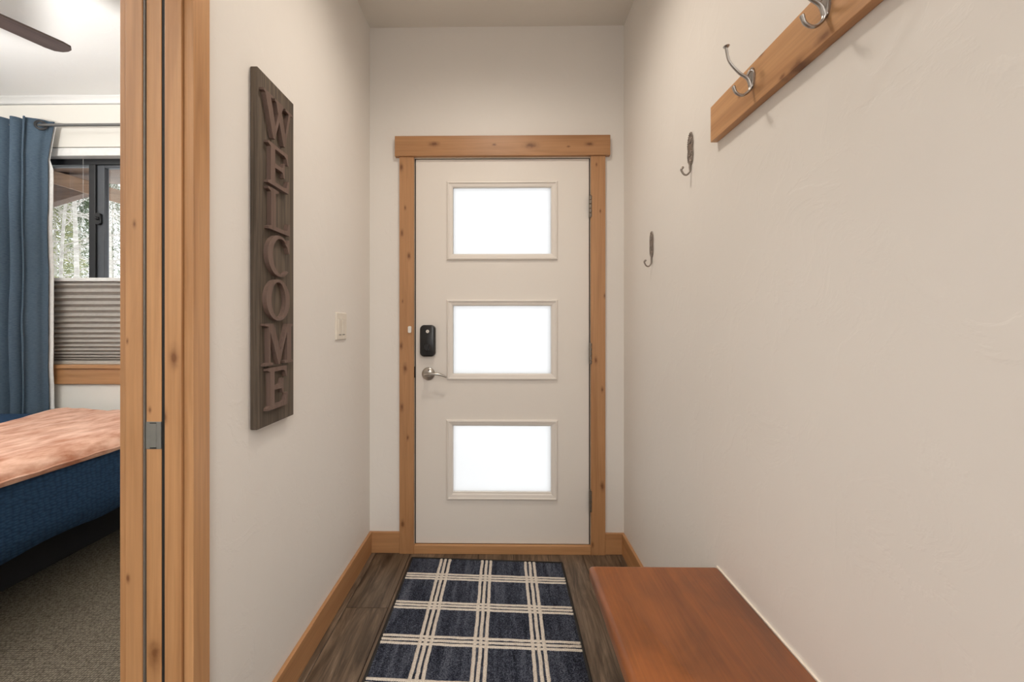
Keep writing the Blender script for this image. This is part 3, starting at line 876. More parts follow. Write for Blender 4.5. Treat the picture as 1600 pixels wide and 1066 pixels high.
def glyph(ch):
    """list of polygons / (outer, inner, closed) bands in a unit box"""
    if ch in 'EL':
        top = 0.46 if ch == 'L' else 0.90
        g = [[(0, 0), (1.0, 0), (1.0, 0.30), (0.925, 0.30), (0.87, 0.13), (0.76, 0.100), (0.32, 0.100),
              (0.32, 0.905), (0.46, 0.945), (0.46, 1), (0, 1), (0, 0.945), (0.12, 0.905), (0.12, 0.100), (0, 0.055)]]
        if ch == 'E':
            g = [[(0, 0), (0.96, 0), (1.0, 0.31), (0.925, 0.31), (0.87, 0.13), (0.76, 0.100), (0.32, 0.100), (0.32, 0.455), (0.58, 0.455), (0.68, 0.45), (0.73, 0.33),
                  (0.775, 0.33), (0.775, 0.70), (0.73, 0.70), (0.68, 0.58), (0.58, 0.560), (0.32, 0.560), (0.32, 0.905), (0.74, 0.905), (0.85, 0.87), (0.915, 0.72),
                  (0.96, 0.72), (0.93, 1), (0, 1), (0, 0.945), (0.12, 0.905), (0.12, 0.100), (0, 0.055)]]
        return g
    if ch == 'W':
        return [[(0, 1), (0, 0.945), (0.055, 0.93), (0.31, 0), (0.37, 0), (0.515, 0.52), (0.665, 0), (0.725, 0), (0.925, 0.93), (1, 0.945), (1, 1), (0.73, 1), (0.73, 0.945),
                 (0.855, 0.925), (0.735, 0.33), (0.60, 0.80), (0.655, 0.945), (0.655, 1), (0.36, 1), (0.36, 0.945), (0.415, 0.93), (0.48, 0.68), (0.385, 0.33), (0.235, 0.925), (0.305, 0.945), (0.305, 1)]]
    if ch == 'M':
        return [[(0, 0), (0.27, 0), (0.27, 0.055), (0.175, 0.075), (0.175, 0.80), (0.46, 0.0), (0.50, 0.0), (0.775, 0.80), (0.775, 0.075), (0.69, 0.055), (0.69, 0), (1, 0), (1, 0.055),
                 (0.935, 0.075), (0.935, 0.925), (1, 0.945), (1, 1), (0.775, 1), (0.535, 0.30), (0.285, 1), (0, 1), (0, 0.945), (0.115, 0.925), (0.115, 0.075), (0, 0.055)]]
    if ch == 'O':
        return [(arc(0.5, 0.5, 0.5, 0.51, 0, 360, 40)[:-1], arc(0.5, 0.5, 0.30, 0.44, 0, 360, 40)[:-1], True)]
    if ch == 'C':
        return [(arc(0.52, 0.5, 0.52, 0.51, 48, 318, 34), arc(0.58, 0.5, 0.375, 0.44, 55, 312, 34), False),
                [(0.80, 0.86), (0.93, 0.985), (0.965, 0.985), (0.97, 0.63), (0.925, 0.63), (0.86, 0.78), (0.74, 0.86)]]


letters = [('W', 190.5, 412, 457), ('E', 262.5, 419, 452), ('L', 331, 419.5, 453), ('C', 400, 418.5, 453.5), ('O', 469, 416.5, 453), ('M', 537.5, 414.5, 457.5), ('E', 605, 418.5, 450)]
LT = SF + 0.013
for ch, yc, xa, xb in letters:
    ya, yb = P(xa, yc, 'x', LT).y, P(xb, yc, 'x', LT).y
    zc = P(435, yc, 'x', LT).z
    h = 0.121
    mp = lambda u, v, w, ya=ya, yb=yb, zc=zc, h=h: (w, ya + u * (yb - ya), zc - h / 2 + v * h)
    lb = bmesh.new()
    for g in glyph(ch):
        if isinstance(g, tuple):
            strip_prism(lb, g[0], g[1], mp, SF, LT, g[2])
        else:
            prism(lb, g, mp, SF, LT)
    obj('letter', lb, LETTERW, sg)

# ------------------------------------------------------------------ light switch
a, b = P(523.5, 532, 'x', XL), P(539.5, 489, 'x', XL)
zc = (a.z + b.z) / 2 - 0.0; hz = 0.059
sw = thing('light_switch', 'almond double rocker light switch between sign and front door', 'light switch', (XL, (a.y + b.y) / 2, zc))
pb = bmesh.new()
rr = [[pb.verts.new((XL + h, u, v)) for u, v in rounded_rect(a.y + i, b.y - i, zc - hz + i, zc + hz - i, 0.004, 4)] for i, h in ((0, 0), (0, 0.004), (0.004, 0.0068))]
for r0, r1 in zip(rr, rr[1:]):
    for k in range(len(r0)):
        pb.faces.new([r0[k], r0[(k + 1) % len(r0)], r1[(k + 1) % len(r0)], r1[k]])
pb.faces.new(rr[0]); pb.faces.new(rr[-1])
obj('cover_plate', pb, PLATEP, sw)
for k in (0.32, 0.68):
    yc = a.y + (b.y - a.y) * k
    rk = bmesh.new()
    prism(rk, [(zc - 0.033, 0.006), (zc - 0.033, 0.0075), (zc, 0.0085), (zc + 0.033, 0.011), (zc + 0.033, 0.006)], lambda u, v, w: (XL + v, w, u), yc - 0.0165, yc + 0.0165)
    r_ = obj('rocker', rk, PLATEP, sw, bevel=0.0006)
    obj('tab', B(XL + 0.006, XL + 0.0086, yc - 0.012, yc + 0.012, zc - 0.0385, zc - 0.035), GREYP, r_)

# door sensor on the casing
c = P(640.5, 515, 'y', YB - 0.02)
dsn = bmesh.new()
prism(dsn, rounded_rect(c.x - 0.0085, c.x + 0.0085, c.z - 0.0175, c.z + 0.0175, 0.006), XZ, YB - 0.030, YB - 0.0201)
tag(obj('door_sensor', dsn, WHITEP, bevel=0.0015), 'tiny white sensor stuck on the door casing beside the lock', 'sensor')

# ------------------------------------------------------------------ coat rack
RX = XR - 0.021
ra, rb = P(1110, 168, 'x', RX), P(1110, 223, 'x', RX)
RY1 = ra.y; RZ1, RZ0 = ra.z, rb.z
RY0 = 0.12
rk = thing('coat_rack', 'knotty alder wall rack with steel double hooks', 'coat rack', (XR, (RY0 + RY1) / 2, RZ0))
obj('rack_board', B(RX, XR - 0.0005, RY0, RY1, RZ0, RZ1), RACKK, rk, bevel=0.0015)
hk_c = P(1176, 122, 'x', RX)
hk2 = P(1292, 22, 'x', RX)
dyh = hk_c.y - hk2.y


def make_hook(y):
    z = hk_c.z - 0.012
    bm = bmesh.new()
    # teardrop base plate
    pl = arc(y, z + 0.012, 0.011, 0.026, 0, 360, 24)[:-1]
    prism(bm, pl, lambda u, v, w: (w, u, v), RX - 0.004, RX)
    # long upper arm with flared tip
    p = spline([(RX - 0.004, y, z - 0.012), (RX - 0.012, y, z + 0.010), (RX - 0.034, y, z + 0.026), (RX - 0.056, y, z + 0.052), (RX - 0.063, y, z + 0.078), (RX - 0.064, y, z + 0.090)], 8)
    n = len(p)
    rad = [0.0045 - 0.0015 * min(1, k / (n * 0.5)) for k in range(n)]
    for k in range(4):
        rad[n - 1 - k] = 0.0030 + 0.0045 * (1 - k / 4)
    tube(bm, p, rad, 12, 1.25)
    # loop from arm back to plate
    tube(bm, spline([(RX - 0.013, y, z + 0.018), (RX - 0.010, y - 0.006, z + 0.026), (RX - 0.003, y - 0.008, z + 0.022), (RX - 0.003, y - 0.004, z - 0.010)], 6), 0.003, 10)
    # short lower hook
    p = spline([(RX - 0.004, y, z - 0.006), (RX - 0.009, y, z - 0.020), (RX - 0.024, y, z - 0.030), (RX - 0.040, y, z - 0.024), (RX - 0.047, y, z - 0.008)], 8)
    n = len(p)
    tube(bm, p, [0.0042 - 0.0010 * math.sin(math.pi * k / n) for k in range(n)], 12, 1.25)
    h = obj('hook', bm, STEEL, rk, smooth=True, auto=50)
    return h


for k in range(4):
    h = make_hook(hk_c.y - k * dyh)
    yk = hk_c.y - k * dyh
    obj('screw', lathe(bmesh.new(), [(0.0035, 0), (0.0030, 0.0015)], (RX - 0.004, yk, hk_c.z + 0.019), (-1, 0, 0), 12), GREYM, h)


# ornate wall hooks
def ornate_hook(name, label, px, ytop, ybot):
    a = P(px, ytop, 'x', XR); b = P(px, ybot, 'x', XR)
    y, zt, zb = a.y, a.z, b.z
    H = zt - zb
    t = thing(name, label, 'hook', (XR, y, zb), 'ornate single hooks on the bench wall')
    bm = bmesh.new()
    hw = 0.020
    out = [(y - hw * 0.35, zt - 0.004), (y, zt), (y + hw * 0.35, zt - 0.004), (y + hw * 0.8, zt - 0.018), (y + hw, zt - 0.04), (y + hw * 0.85, zt - 0.06), (y + hw, zt - 0.08),
           (y + hw * 0.8, zt - 0.1), (y + hw * 0.35, zt - 0.112), (y - hw * 0.35, zt - 0.112), (y - hw * 0.8, zt - 0.1), (y - hw, zt - 0.08), (y - hw * 0.85, zt - 0.06), (y - hw, zt - 0.04), (y - hw * 0.8, zt - 0.018)]
    prism(bm, out, lambda u, v, w: (w, u, v), XR - 0.004, XR - 0.0003)
    pl = obj('back_plate', bm, PEWTER, t, bevel=0.001)
    bm = bmesh.new()
    # beaded rim and scrolls
    n = len(out)
    for i in range(n):
        p0, p1 = Vector(out[i]), Vector(out[(i + 1) % n])
        m = max(1, int((p1 - p0).length / 0.006))
        for k in range(m):
            q = p0.lerp(p1, k / m)
            q = Vector((y, zt - 0.056)) + (q - Vector((y, zt - 0.056))) * 0.9
            bmesh.ops.create_icosphere(bm, subdivisions=1, radius=0.0028, matrix=Matrix.Translation((XR - 0.0045, q.x, q.y)))
    for s in (-1, 1):
        for zc in (zt - 0.03, zt - 0.075):
            tube(bm, [(XR - 0.0045, y + s * (0.007 - 0.005 * k / 16) * math.cos(k * 0.55) + s * 0.003, zc + (0.012 - 0.008 * k / 16) * math.sin(k * 0.55)) for k in range(17)], 0.0018, 6)
    obj('filigree', bm, PEWTER, pl, smooth=True)
    bm = bmesh.new()
    p = spline([(XR - 0.003, y, zt - 0.095), (XR - 0.004, y, zt - 0.118), (XR - 0.005, y, zb + 0.016), (XR - 0.014, y, zb + 0.004), (XR - 0.025, y, zb + 0.006), (XR - 0.033, y, zb + 0.020), (XR - 0.030, y, zb + 0.027)], 8)
    tube(bm, p, [0.0042 - 0.0012 * math.sin(math.pi * k / len(p)) for k in range(len(p))], 10)
    bmesh.ops.create_icosphere(bm, subdivisions=2, radius=0.0048, matrix=Matrix.Translation((XR - 0.029, y, zb + 0.028)))
    obj('hook_arm', bm, PEWTER, t, smooth=True)
    obj('screw', lathe(bmesh.new(), [(0.0032, 0), (0.0025, 0.0014)], (XR - 0.004, y, zt - 0.038), (-1, 0, 0), 12), GREYM, t)


ornate_hook('wall_hook', 'ornate pewter wall hook just below the end of the coat rack', 1080, 206, 275)
ornate_hook('wall_hook', 'ornate pewter wall hook lower down, between coat rack and front door', 1019, 361, 417.5)

# ------------------------------------------------------------------ bench
be = P(1117.5, 884, 'x', XR - 0.006)
bl = P(921, 884.5, 'z', be.z)
BX0, BX1, BY1, BZ = bl.x, XR - 0.006, be.y, be.z
bn = thing('bench', 'low orange-brown wooden bench against the coat rack wall', 'bench', ((BX0 + BX1) / 2, 0.65, 0))
tb = bmesh.new()
r = 0.014; th = 0.038; BY0 = 0.02
prof = [(0.0, -th), (0.0, -r)] + [(r - r * math.cos(math.radians(t)), -r + r * math.sin(math.radians(t))) for t in (22, 45, 67, 90)]
rings = []
for ins, dz in [(0.0, -th + 0.004), (0.0, -r)] + prof[2:]:
    rings.append([tb.verts.new((x_, y_, BZ + dz)) for x_, y_ in rounded_rect(BX0 + ins, BX1 + 0.0 - min(ins, 0.002), BY0 + ins, BY1 - ins, 0.005, 4)])
for r0, r1 in zip(rings, rings[1:]):
    for k in range(len(r0)):
        tb.faces.new([r0[k], r0[(k + 1) % len(r0)], r1[(k + 1) % len(r0)], r1[k]])
tb.faces.new(rings[0]); tb.faces.new(rings[-1])
obj('bench_top', tb, BENCH, bn, smooth=True, auto=60)
for yy in (0.98, 0.26):
    obj('leg', B(BX0 + 0.05, BX1 - 0.03, yy, yy + 0.035, 0.0, BZ - th + 0.004), BENCH, bn, bevel=0.002)
obj('stretcher', B(BX0 + 0.17, BX0 + 0.205, 0.295, 0.98, 0.28, BZ - th + 0.004), BENCH, bn, bevel=0.002)
obj('wall_bead', B(BX1 + 0.0003, XR - 0.0003, BY0 + 0.02, BY1 - 0.004, BZ - 0.01, BZ + 0.0015), CAULK, bn)

# ------------------------------------------------------------------ rug
rc = [P(643, 872, 'z', 0.008), P(877.6, 880, 'z', 0.008)]
RGX0, RGX1 = -0.470, rc[1].x
ls_, rs_ = P(569.5, 1066, 'z', 0.008), P(923.7, 1066, 'z', 0.008)
RGX0 = (rc[0].x + ls_.x) / 2; RGX1 = (rc[1].x + rs_.x) / 2
SK = (rc[1].y - rc[0].y) / (RGX1 - RGX0)
RGL = 1.22
RT = 0.009
yback = lambda x: rc[0].y + SK * (x - RGX0)
rug = thing('entry_rug', 'navy rug with cream plaid lines before the front door', 'rug', ((RGX0 + RGX1) / 2, rc[0].y - RGL / 2, 0))
nx, ny = 48, 76
pb = bmesh.new()
grid = []
for j in range(ny + 1):
    row = []
    for i in range(nx + 1):
        x = RGX0 + (RGX1 - RGX0) * i / nx
        y = yback(x) - RGL * j / ny
        z = RT + 0.0012 * mnoise.noise((x * 40, y * 40, 0))
        row.append(pb.verts.new((x, y, z)))
    grid.append(row)
for j in range(ny):
    for i in range(nx):
        pb.faces.new([grid[j][i], grid[j + 1][i], grid[j + 1][i + 1], grid[j][i + 1]])
edge = [grid[0][i] for i in range(nx + 1)] + [grid[j][nx] for j in range(1, ny + 1)] + [grid[ny][i] for i in range(nx - 1, -1, -1)] + [grid[j][0] for j in range(ny - 1, 0, -1)]
low = [pb.verts.new((v.co.x, v.co.y, 0.0006)) for v in edge]
n = len(edge)
for i in range(n):
    pb.faces.new([edge[i], edge[(i + 1) % n], low[(i + 1) % n], low[i]])
pb.faces.new(low)
obj('rug_pile', pb, RUG, rug, smooth=True, auto=50)
eb = bmesh.new()
cs = [(RGX0, yback(RGX0)), (RGX1, yback(RGX1)), (RGX1, yback(RGX1) - RGL), (RGX0, yback(RGX0) - RGL)]
for k in range(4):
    p, q = Vector((*cs[k], 0.006)), Vector((*cs[(k + 1) % 4], 0.006))
    tube(eb, [p, q], 0.0068, 8)
obj('rug_binding', eb, SEAL, rug, smooth=True)


def yarn_line(p0, p1, w, seed):
    """a slightly uneven tufted line lying on the pile"""
    p0, p1 = Vector(p0), Vector(p1)
    L = (p1 - p0).length
    n = int(L / 0.0042)
    d = (p1 - p0).normalized(); s = Vector((-d.y, d.x, 0))
    bm = bmesh.new()
    rows = []
    for k in range(n + 1):
        t = k / n
        c = p0.lerp(p1, t) + s * (0.0022 * mnoise.noise((t * L * 14, seed * 3.1, 0)))
        wl = w * 0.5 * (1 + 0.25 * mnoise.noise((t * L * 60, seed, 5)) + 0.30 * ((k % 2) - 0.5)); wr = w * 0.5 * (1 + 0.25 * mnoise.noise((t * L * 60, seed, 9)) - 0.30 * ((k % 2) - 0.5))
        hh = RT + 0.0032 + 0.0014 * ((k % 2) - 0.5)
        rows.append([bm.verts.new(c + s * o + Vector((0, 0, z))) for o, z in ((-wl, RT - 0.003), (-wl * 0.75, hh - 0.0012), (0, hh), (wr * 0.75, hh - 0.0012), (wr, RT - 0.003))])
    for a, b in zip(rows, rows[1:]):
        for i in range(4):
            bm.faces.new([a[i], a[i + 1], b[i + 1], b[i]])
    bm.faces.new(rows[0]); bm.faces.new(rows[-1][::-1])
    return obj('yarn_line', bm, YARN, rug, smooth=True)


LW = 0.0152
sd = 0
for px in (683, 756.5, 833):
    c = P(px, 930, 'z', RT)
    top = c.x
    for k in (-1, 0, 1):
        x = top + k * 0.0215; sd += 1
        yarn_line((x, yback(x) - 0.004, 0), (x, yback(x) - RGL + 0.004, 0), LW, sd)
rowy = [P(756, 903.8, 'z', RT).y, P(756, 949.5, 'z', RT).y, P(756, 1004.6, 'z', RT).y]
stp = (rowy[0] - rowy[2]) / 2
rowy += [rowy[2] - stp, rowy[2] - 2 * stp]
xm = P(756, 950, 'z', RT).x
for ry in rowy:
    for k in (-1, 0, 1):
        f_ = lambda x: ry + k * 0.0195 + SK * 0.9 * (x - xm)
        sd += 1
        yarn_line((RGX0 + 0.004, f_(RGX0), 0), (RGX1 - 0.004, f_(RGX1), 0), LW * 0.9, sd)

# ------------------------------------------------------------------ bed
EX = -1.95; ZT = 0.635
BDX0, BDX1, BDY0, BDY1 = -3.98, EX, 1.30, 2.835
bed = thing('bed', 'bed with a black base that paints the shade under the blue coverlet', 'bed', ((BDX0 + BDX1) / 2, (BDY0 + BDY1) / 2, 0))
obj('bed_base_shade', B(BDX0, BDX1 - 0.30, BDY0 + 0.2, BDY1 - 0.1, 0.0, 0.30), DARKBED, bed, bevel=0.01)  # base made black to stand in for the shade under the bed
obj('bed_frame', B(BDX0, BDX1 - 0.06, BDY0 + 0.05, BDY1 - 0.05, 0.302, 0.36), DARKBED, bed, bevel=0.006)
obj('mattress', B(BDX0, BDX1 - 0.045, BDY0 + 0.045, BDY1 - 0.045, 0.362, ZT - 0.02), MATTR, bed, bevel=0.03)
cb = bmesh.new()
rings = []
for ins, z in [(0.30, ZT + 0.002), (0.14, ZT), (0.07, ZT - 0.004), (0.03, ZT - 0.018), (0.008, ZT - 0.045), (0.0, ZT - 0.08), (-0.003, ZT - 0.17), (-0.004, ZT - 0.27), (-0.003, ZT - 0.36)]:
    ring = []
    base = rounded_rect(BDX0 + ins, BDX1 - ins, BDY0 + ins, BDY1 - ins, max(0.09 - ins * 0.2, 0.02), 8)
    pts = []
    for k in range(len(base)):
        p, q = Vector(base[k]), Vector(base[(k + 1) % len(base)])
        m = 1 if (q - p).length < 0.1 else 40
        for s in range(m):
            pts.append(p.lerp(q, s / m))
    cen = Vector(((BDX0 + BDX1) / 2, (BDY0 + BDY1) / 2))
    for p in pts:
        drop = max(0, (ZT - 0.045 - z) / 0.315)
        nv = mnoise.noise((p.x * 2.6, p.y * 2.6, 1.7)); nf = mnoise.noise((p.x * 9, p.y * 9, 4.2))
        off = (p - cen).normalized() * (0.014 * nv + 0.005 * nf) * drop
        zz = z + drop * (0.032 * nv + 0.006 * nf)
        ring.append(cb.verts.new((p.x + off.x, p.y + off.y, zz)))
    rings.append(ring)
for r0, r1 in zip(rings, rings[1:]):
    for k in range(len(r0)):
        cb.faces.new([r0[k], r0[(k + 1) % len(r0)], r1[(k + 1) % len(r0)], r1[k]])
cb.faces.new(rings[0])
cvl = obj('coverlet', cb, COVER, smooth=True)
tag(cvl, 'dark blue seersucker coverlet draped over the bed', 'coverlet')
sm = cvl.modifiers.new('thickness', 'SOLIDIFY'); sm.thickness = 0.008; sm.offset = -1

tbm = bmesh.new()
prof = []                          # across the bed: (x, z) from the middle of the bed over the foot edge
for k in range(26):
    prof.append((EX - 0.80 + 0.71 * k / 25, ZT + 0.018))
prof += [(EX - 0.055, ZT + 0.013), (EX - 0.025, ZT + 0.002), (EX - 0.002, ZT - 0.014), (EX + 0.012, ZT - 0.032), (EX + 0.018, ZT - 0.048), (EX + 0.021, ZT - 0.060)]
NY = 90
g = []
for j in range(NY + 1):
    t = j / NY
    y = 1.28 + (2.852 - 1.28) * t
    row = []
    for i, (x, z) in enumerate(prof):
        fold = mnoise.noise((x * 7, y * 2.2, 0.3)) * 0.011 + mnoise.noise((x * 16, y * 5, 2.0)) * 0.006 + mnoise.noise((x * 38, y * 13, 5.0)) * 0.003
        on_top = 1.0 if i < 26 else max(0.15, 1 - (i - 25) / 5)
        zz = z + fold * on_top + 0.016 * on_top * max(0, (t - 0.72) / 0.28) * (0.6 + 0.4 * math.sin(i * 0.4))
        xx = x + (0.004 * mnoise.noise((y * 6, 1.1, 0)) if i > 26 else 0) + (0.03 * (1 - i / 10) * mnoise.noise((y * 1.5, 7, 0)) if i < 10 else 0)
        # far and near ends sag over the mattress sides
        e1 = max(0, y - (BDY1 - 0.045)); e2 = max(0, (BDY0 + 0.03) - y)
        zz -= 0.9 * e1 + 1.6 * e2
        if i < 26: xx -= 0.22 * (y - 2.2) * (1 - i / 25)
        zz = max(zz, ZT - 0.20) if not (e1 or e2) else zz
        if i < 30 and not (e1 or e2): zz = max(zz, ZT + 0.006 - (0.05 if i >= 28 else 0.012 if i >= 26 else 0))
        row.append(tbm.verts.new((xx, y, zz)))
    g.append(row)
for j in range(NY):
    for i in range(len(prof) - 1):
        tbm.faces.new([g[j][i], g[j][i + 1], g[j + 1][i + 1], g[j + 1][i]])
tw = thing('throw_blanket', 'coral plush throw spread across the foot of the bed', 'blanket', (-2.4, 2.1, ZT))
th_ = obj('throw_cloth', tbm, THROW, tw, smooth=True)
th_.modifiers.new('thickness', 'SOLIDIFY').thickness = 0.008
hm = bmesh.new()
tube(hm, [(g0[0], g0[1], g0[2]) for g0 in [(EX + 0.024, 1.30 + 1.53 * k / 60, ZT - 0.042 + 0.002 * math.sin(k * 0.9)) for k in range(61)]], 0.005, 8)
obj('hem_seam', hm, THROW, tw, smooth=True)

# ------------------------------------------------------------------ curtain and rod
RY, RZ, RR = 2.90, P(130, 195.2, 'y', 2.90).z, 0.0095
rod = thing('curtain_rod', 'thin dark steel curtain rod above the bedroom window', 'curtain rod', (-2.85, RY, RZ))
obj('rod', tube(bmesh.new(), [(-4.1, RY, RZ), (-1.6, RY, RZ)], RR, 14), STEEL2, rod, smooth=True, auto=50)
for x in (-4.12, -1.58):
    obj('finial', lathe(bmesh.new(), [(0.010, 0), (0.018, 0.008), (0.018, 0.035), (0.012, 0.042)], (x - 0.02, RY, RZ), (1, 0, 0), 16), STEEL2, rod, smooth=True, auto=50)
for x in (-4.02, -1.68):
    bm = bmesh.new(); tube(bm, [(x, RY, RZ), (x, BW, RZ)], 0.006, 10); lathe(bm, [(0.024, 0), (0.024, 0.006)], (x, BW, RZ), (0, -1, 0), 18)
    obj('bracket', bm, STEEL2, rod, smooth=True, auto=50)

gx = P(63.5, 198, 'y', RY).x
xr = P(84, 186, 'y', 2.935).x
xf = P(37, 300, 'y', 2.855).x
ctrl = [(xr, 2.942), (xr - 0.03, 2.93), (gx, 2.900), (gx - 0.07, 2.868), (xf + 0.01, 2.852), (xf - 0.004, 2.862), (xf + 0.012, 2.935), (xf - 0.01, 2.945), (xf - 0.045, 2.905)]
x = xf - 0.055
for k in range(7):
    ctrl += [(x - 0.0, 2.872), (x - 0.022, 2.852), (x - 0.038, 2.862), (x - 0.034, 2.925), (x - 0.056, 2.948), (x - 0.075, 2.925)]
    x -= 0.098
path = spline([(a_, b_, 0) for a_, b_ in ctrl], 5)
CZ1, CZ0 = P(50, 182, 'y', 2.86).z, 0.03
cu = thing('curtain', 'blue linen-look grommet curtain hanging beside the bedroom window', 'curtain', (xf, RY, CZ0))
cm = bmesh.new()
NZ = 40
rows = []
gz = None
for k in range(NZ + 1):
    t = k / NZ
    z = CZ1 - (CZ1 - CZ0) * t
    row = []
    for i, p in enumerate(path):
        sway = 0.010 * mnoise.noise((p.x * 9, z * 2.2, 1.0)) + 0.004 * mnoise.noise((p.x * 24, z * 7, 3.0))
        edge = math.exp(-((p.x - xr) / 0.10) ** 2)
        dx = -0.045 * edge * min(1, t / 0.10) + 0.022 * edge * max(0, (t - 0.35)) 
        row.append(cm.verts.new((p.x + dx + 0.004 * mnoise.noise((i * 0.2, z * 3, 8)) * t, p.y + sway * min(1, t * 4), z)))
    rows.append(row)
gs = min(range(len(path)), key=lambda i: abs(path[i].x - gx))
for r0, r1 in zip(rows, rows[1:]):
    for i in range(len(path) - 1):
        cm.faces.new([r0[i], r0[i + 1], r1[i + 1], r1[i]])
edge_pts = [(r_[0].co.copy()) for r_ in rows]
o = obj('curtain_cloth', cm, CURTAIN, cu, smooth=True)
o.modifiers.new('thickness', 'SOLIDIFY').thickness = 0.003
# white lining showing behind the free edge
lm = bmesh.new()
prev = None
for k, e in enumerate(edge_pts):
    a_ = lm.verts.new(e + Vector((-0.03, 0.012, 0))); b_ = lm.verts.new(e + Vector((0.022 if k > 4 else 0.0, 0.014, 0)))
    if prev:
        lm.faces.new([prev[0], prev[1], b_, a_])
    prev = (a_, b_)
o = obj('curtain_lining', lm, LINING, cu, smooth=True)
o.modifiers.new('thickness', 'SOLIDIFY').thickness = 0.002
# grommet, ring around the rod in the plane of the cloth there
gt = (path[gs + 1] - path[gs - 1]).normalized()
gn = Vector((-gt.y, gt.x, 0))
gb = bmesh.new()
gc = Vector((gx, RY, RZ))
ringp = [gc + (gt * math.cos(2 * math.pi * k / 28) + Vector((0, 0, 1)) * math.sin(2 * math.pi * k / 28)) * 0.024 for k in range(29)]
tube(gb, ringp, 0.0065, 8, cap=False)
for s in (-1, 1):
    tube(gb, [p + gn * 0.003 * s for p in [gc + (gt * math.cos(2 * math.pi * k / 28) + Vector((0, 0, 1)) * math.sin(2 * math.pi * k / 28)) * 0.030 for k in range(29)]], 0.004, 8, cap=False)
obj('grommet', gb, BLACKM, cu, smooth=True)

# ------------------------------------------------------------------ cellular shade
SY = BW + 0.035
s0, s1 = WX0 + 0.01, WX1 - 0.01
cs_ = thing('pleated_shade', 'grey top-down pleated shade covering the lower bedroom window', 'window shade', ((s0 + s1) / 2, SY, sz))
hz0, hz1 = P(110, 246, 'y', SY).z, P(110, 233, 'y', SY).z
obj('head_rail', B(s0, s1, BW + 0.004, BW + 0.07, hz0, WZ1 - 0.004), WHITET, cs_, bevel=0.004)
tr0, tr1 = P(130, 440, 'y', SY).z, P(130, 434.5, 'y', SY).z
obj('top_rail', B(s0, s1, SY - 0.02, SY + 0.02, tr0, tr1), WHITET, cs_, bevel=0.003)
ys = [440, 450.5, 460.5, 470, 479.5, 488.5, 497.5, 506, 514.5, 522.5, 530, 537, 543.5, 549.5, 554.5, 559, 562]
pm = bmesh.new()
pl = []
for k, yy in enumerate(ys):
    z = P(130, yy, 'y', SY).z
    pl.append((SY + 0.012, z))
    if k + 1 < len(ys):
        z2 = P(130, ys[k + 1], 'y', SY).z
        pl.append((SY - 0.014, z * 0.42 + z2 * 0.58))
zb_ = sz + 0.022
pl.append((SY + 0.0, zb_))
va = [pm.verts.new((s0, y_, z_)) for y_, z_ in pl]; vb = [pm.verts.new((s1, y_, z_)) for y_, z_ in pl]
for k in range(len(pl) - 1):
    pm.faces.new([va[k], vb[k], vb[k + 1], va[k + 1]])
obj('pleated_fabric', pm, SHADEF, cs_)
obj('bottom_rail', B(s0, s1, SY - 0.016, SY + 0.018, sz + 0.0005, zb_), SHADEF, cs_, bevel=0.003)
for x in (-2.95, -2.35):
    obj('lift_cord', tube(bmesh.new(), [(x, SY, tr1), (x, SY, hz0)], 0.0006, 6), WHITET, cs_)

# ------------------------------------------------------------------ ceiling fan
FZ = 2.45
hub = Vector((-2.215, 1.405, FZ))
fan = thing('ceiling_fan', 'ceiling fan with dark walnut blades in the bedroom', 'ceiling fan', (hub.x, hub.y, ZC))
obj('canopy', lathe(bmesh.new(), [(0.07, 0), (0.07, -0.02), (0.04, -0.06), (0.016, -0.07)], (hub.x, hub.y, ZC), (0, 0, 1), 24), BLACKM, fan, smooth=True, auto=40)
obj('downrod', tube(bmesh.new(), [(hub.x, hub.y, ZC - 0.06), (hub.x, hub.y, FZ + 0.05)], 0.012, 12), BLACKM, fan, smooth=True, auto=40)
obj('motor_housing', lathe(bmesh.new(), [(0.05, 0.07), (0.10, 0.055), (0.115, 0.02), (0.11, -0.02), (0.07, -0.045)], (hub.x, hub.y, FZ), (0, 0, 1), 32), BLACKM, fan, smooth=True, auto=40)
obj('light_globe', lathe(bmesh.new(), [(0.085, -0.045), (0.09, -0.06), (0.07, -0.085), (0.03, -0.1)], (hub.x, hub.y, FZ), (0, 0, 1), 28), LENS, fan, smooth=True, auto=40)  # unseen light kit, added to go with the fan fill lamp
tipa = [P(0, 18, 'z', FZ), P(110, 69, 'z', FZ), P(0, 48, 'z', FZ), P(98, 89, 'z', FZ)]
bdir = ((tipa[1] - tipa[0]).normalized() + (tipa[3] - tipa[2]).normalized())
ang0 = math.atan2(bdir.y, bdir.x)
tipc = (P(107, 80, 'z', FZ)); R_ = (tipc - hub).length
ang0 = math.atan2((tipc - hub).y, (tipc - hub).x)
bm = bmesh.new()
Lb = R_
shape = [(0.16, -0.045), (0.22, -0.062), (0.40, -0.072), (Lb - 0.05, -0.078), (Lb - 0.02, -0.068), (Lb - 0.004, -0.035), (Lb, 0.0), (Lb - 0.004, 0.035), (Lb - 0.02, 0.068), (Lb - 0.05, 0.078), (0.40, 0.072), (0.22, 0.062), (0.16, 0.045)]
FW2 = FANW
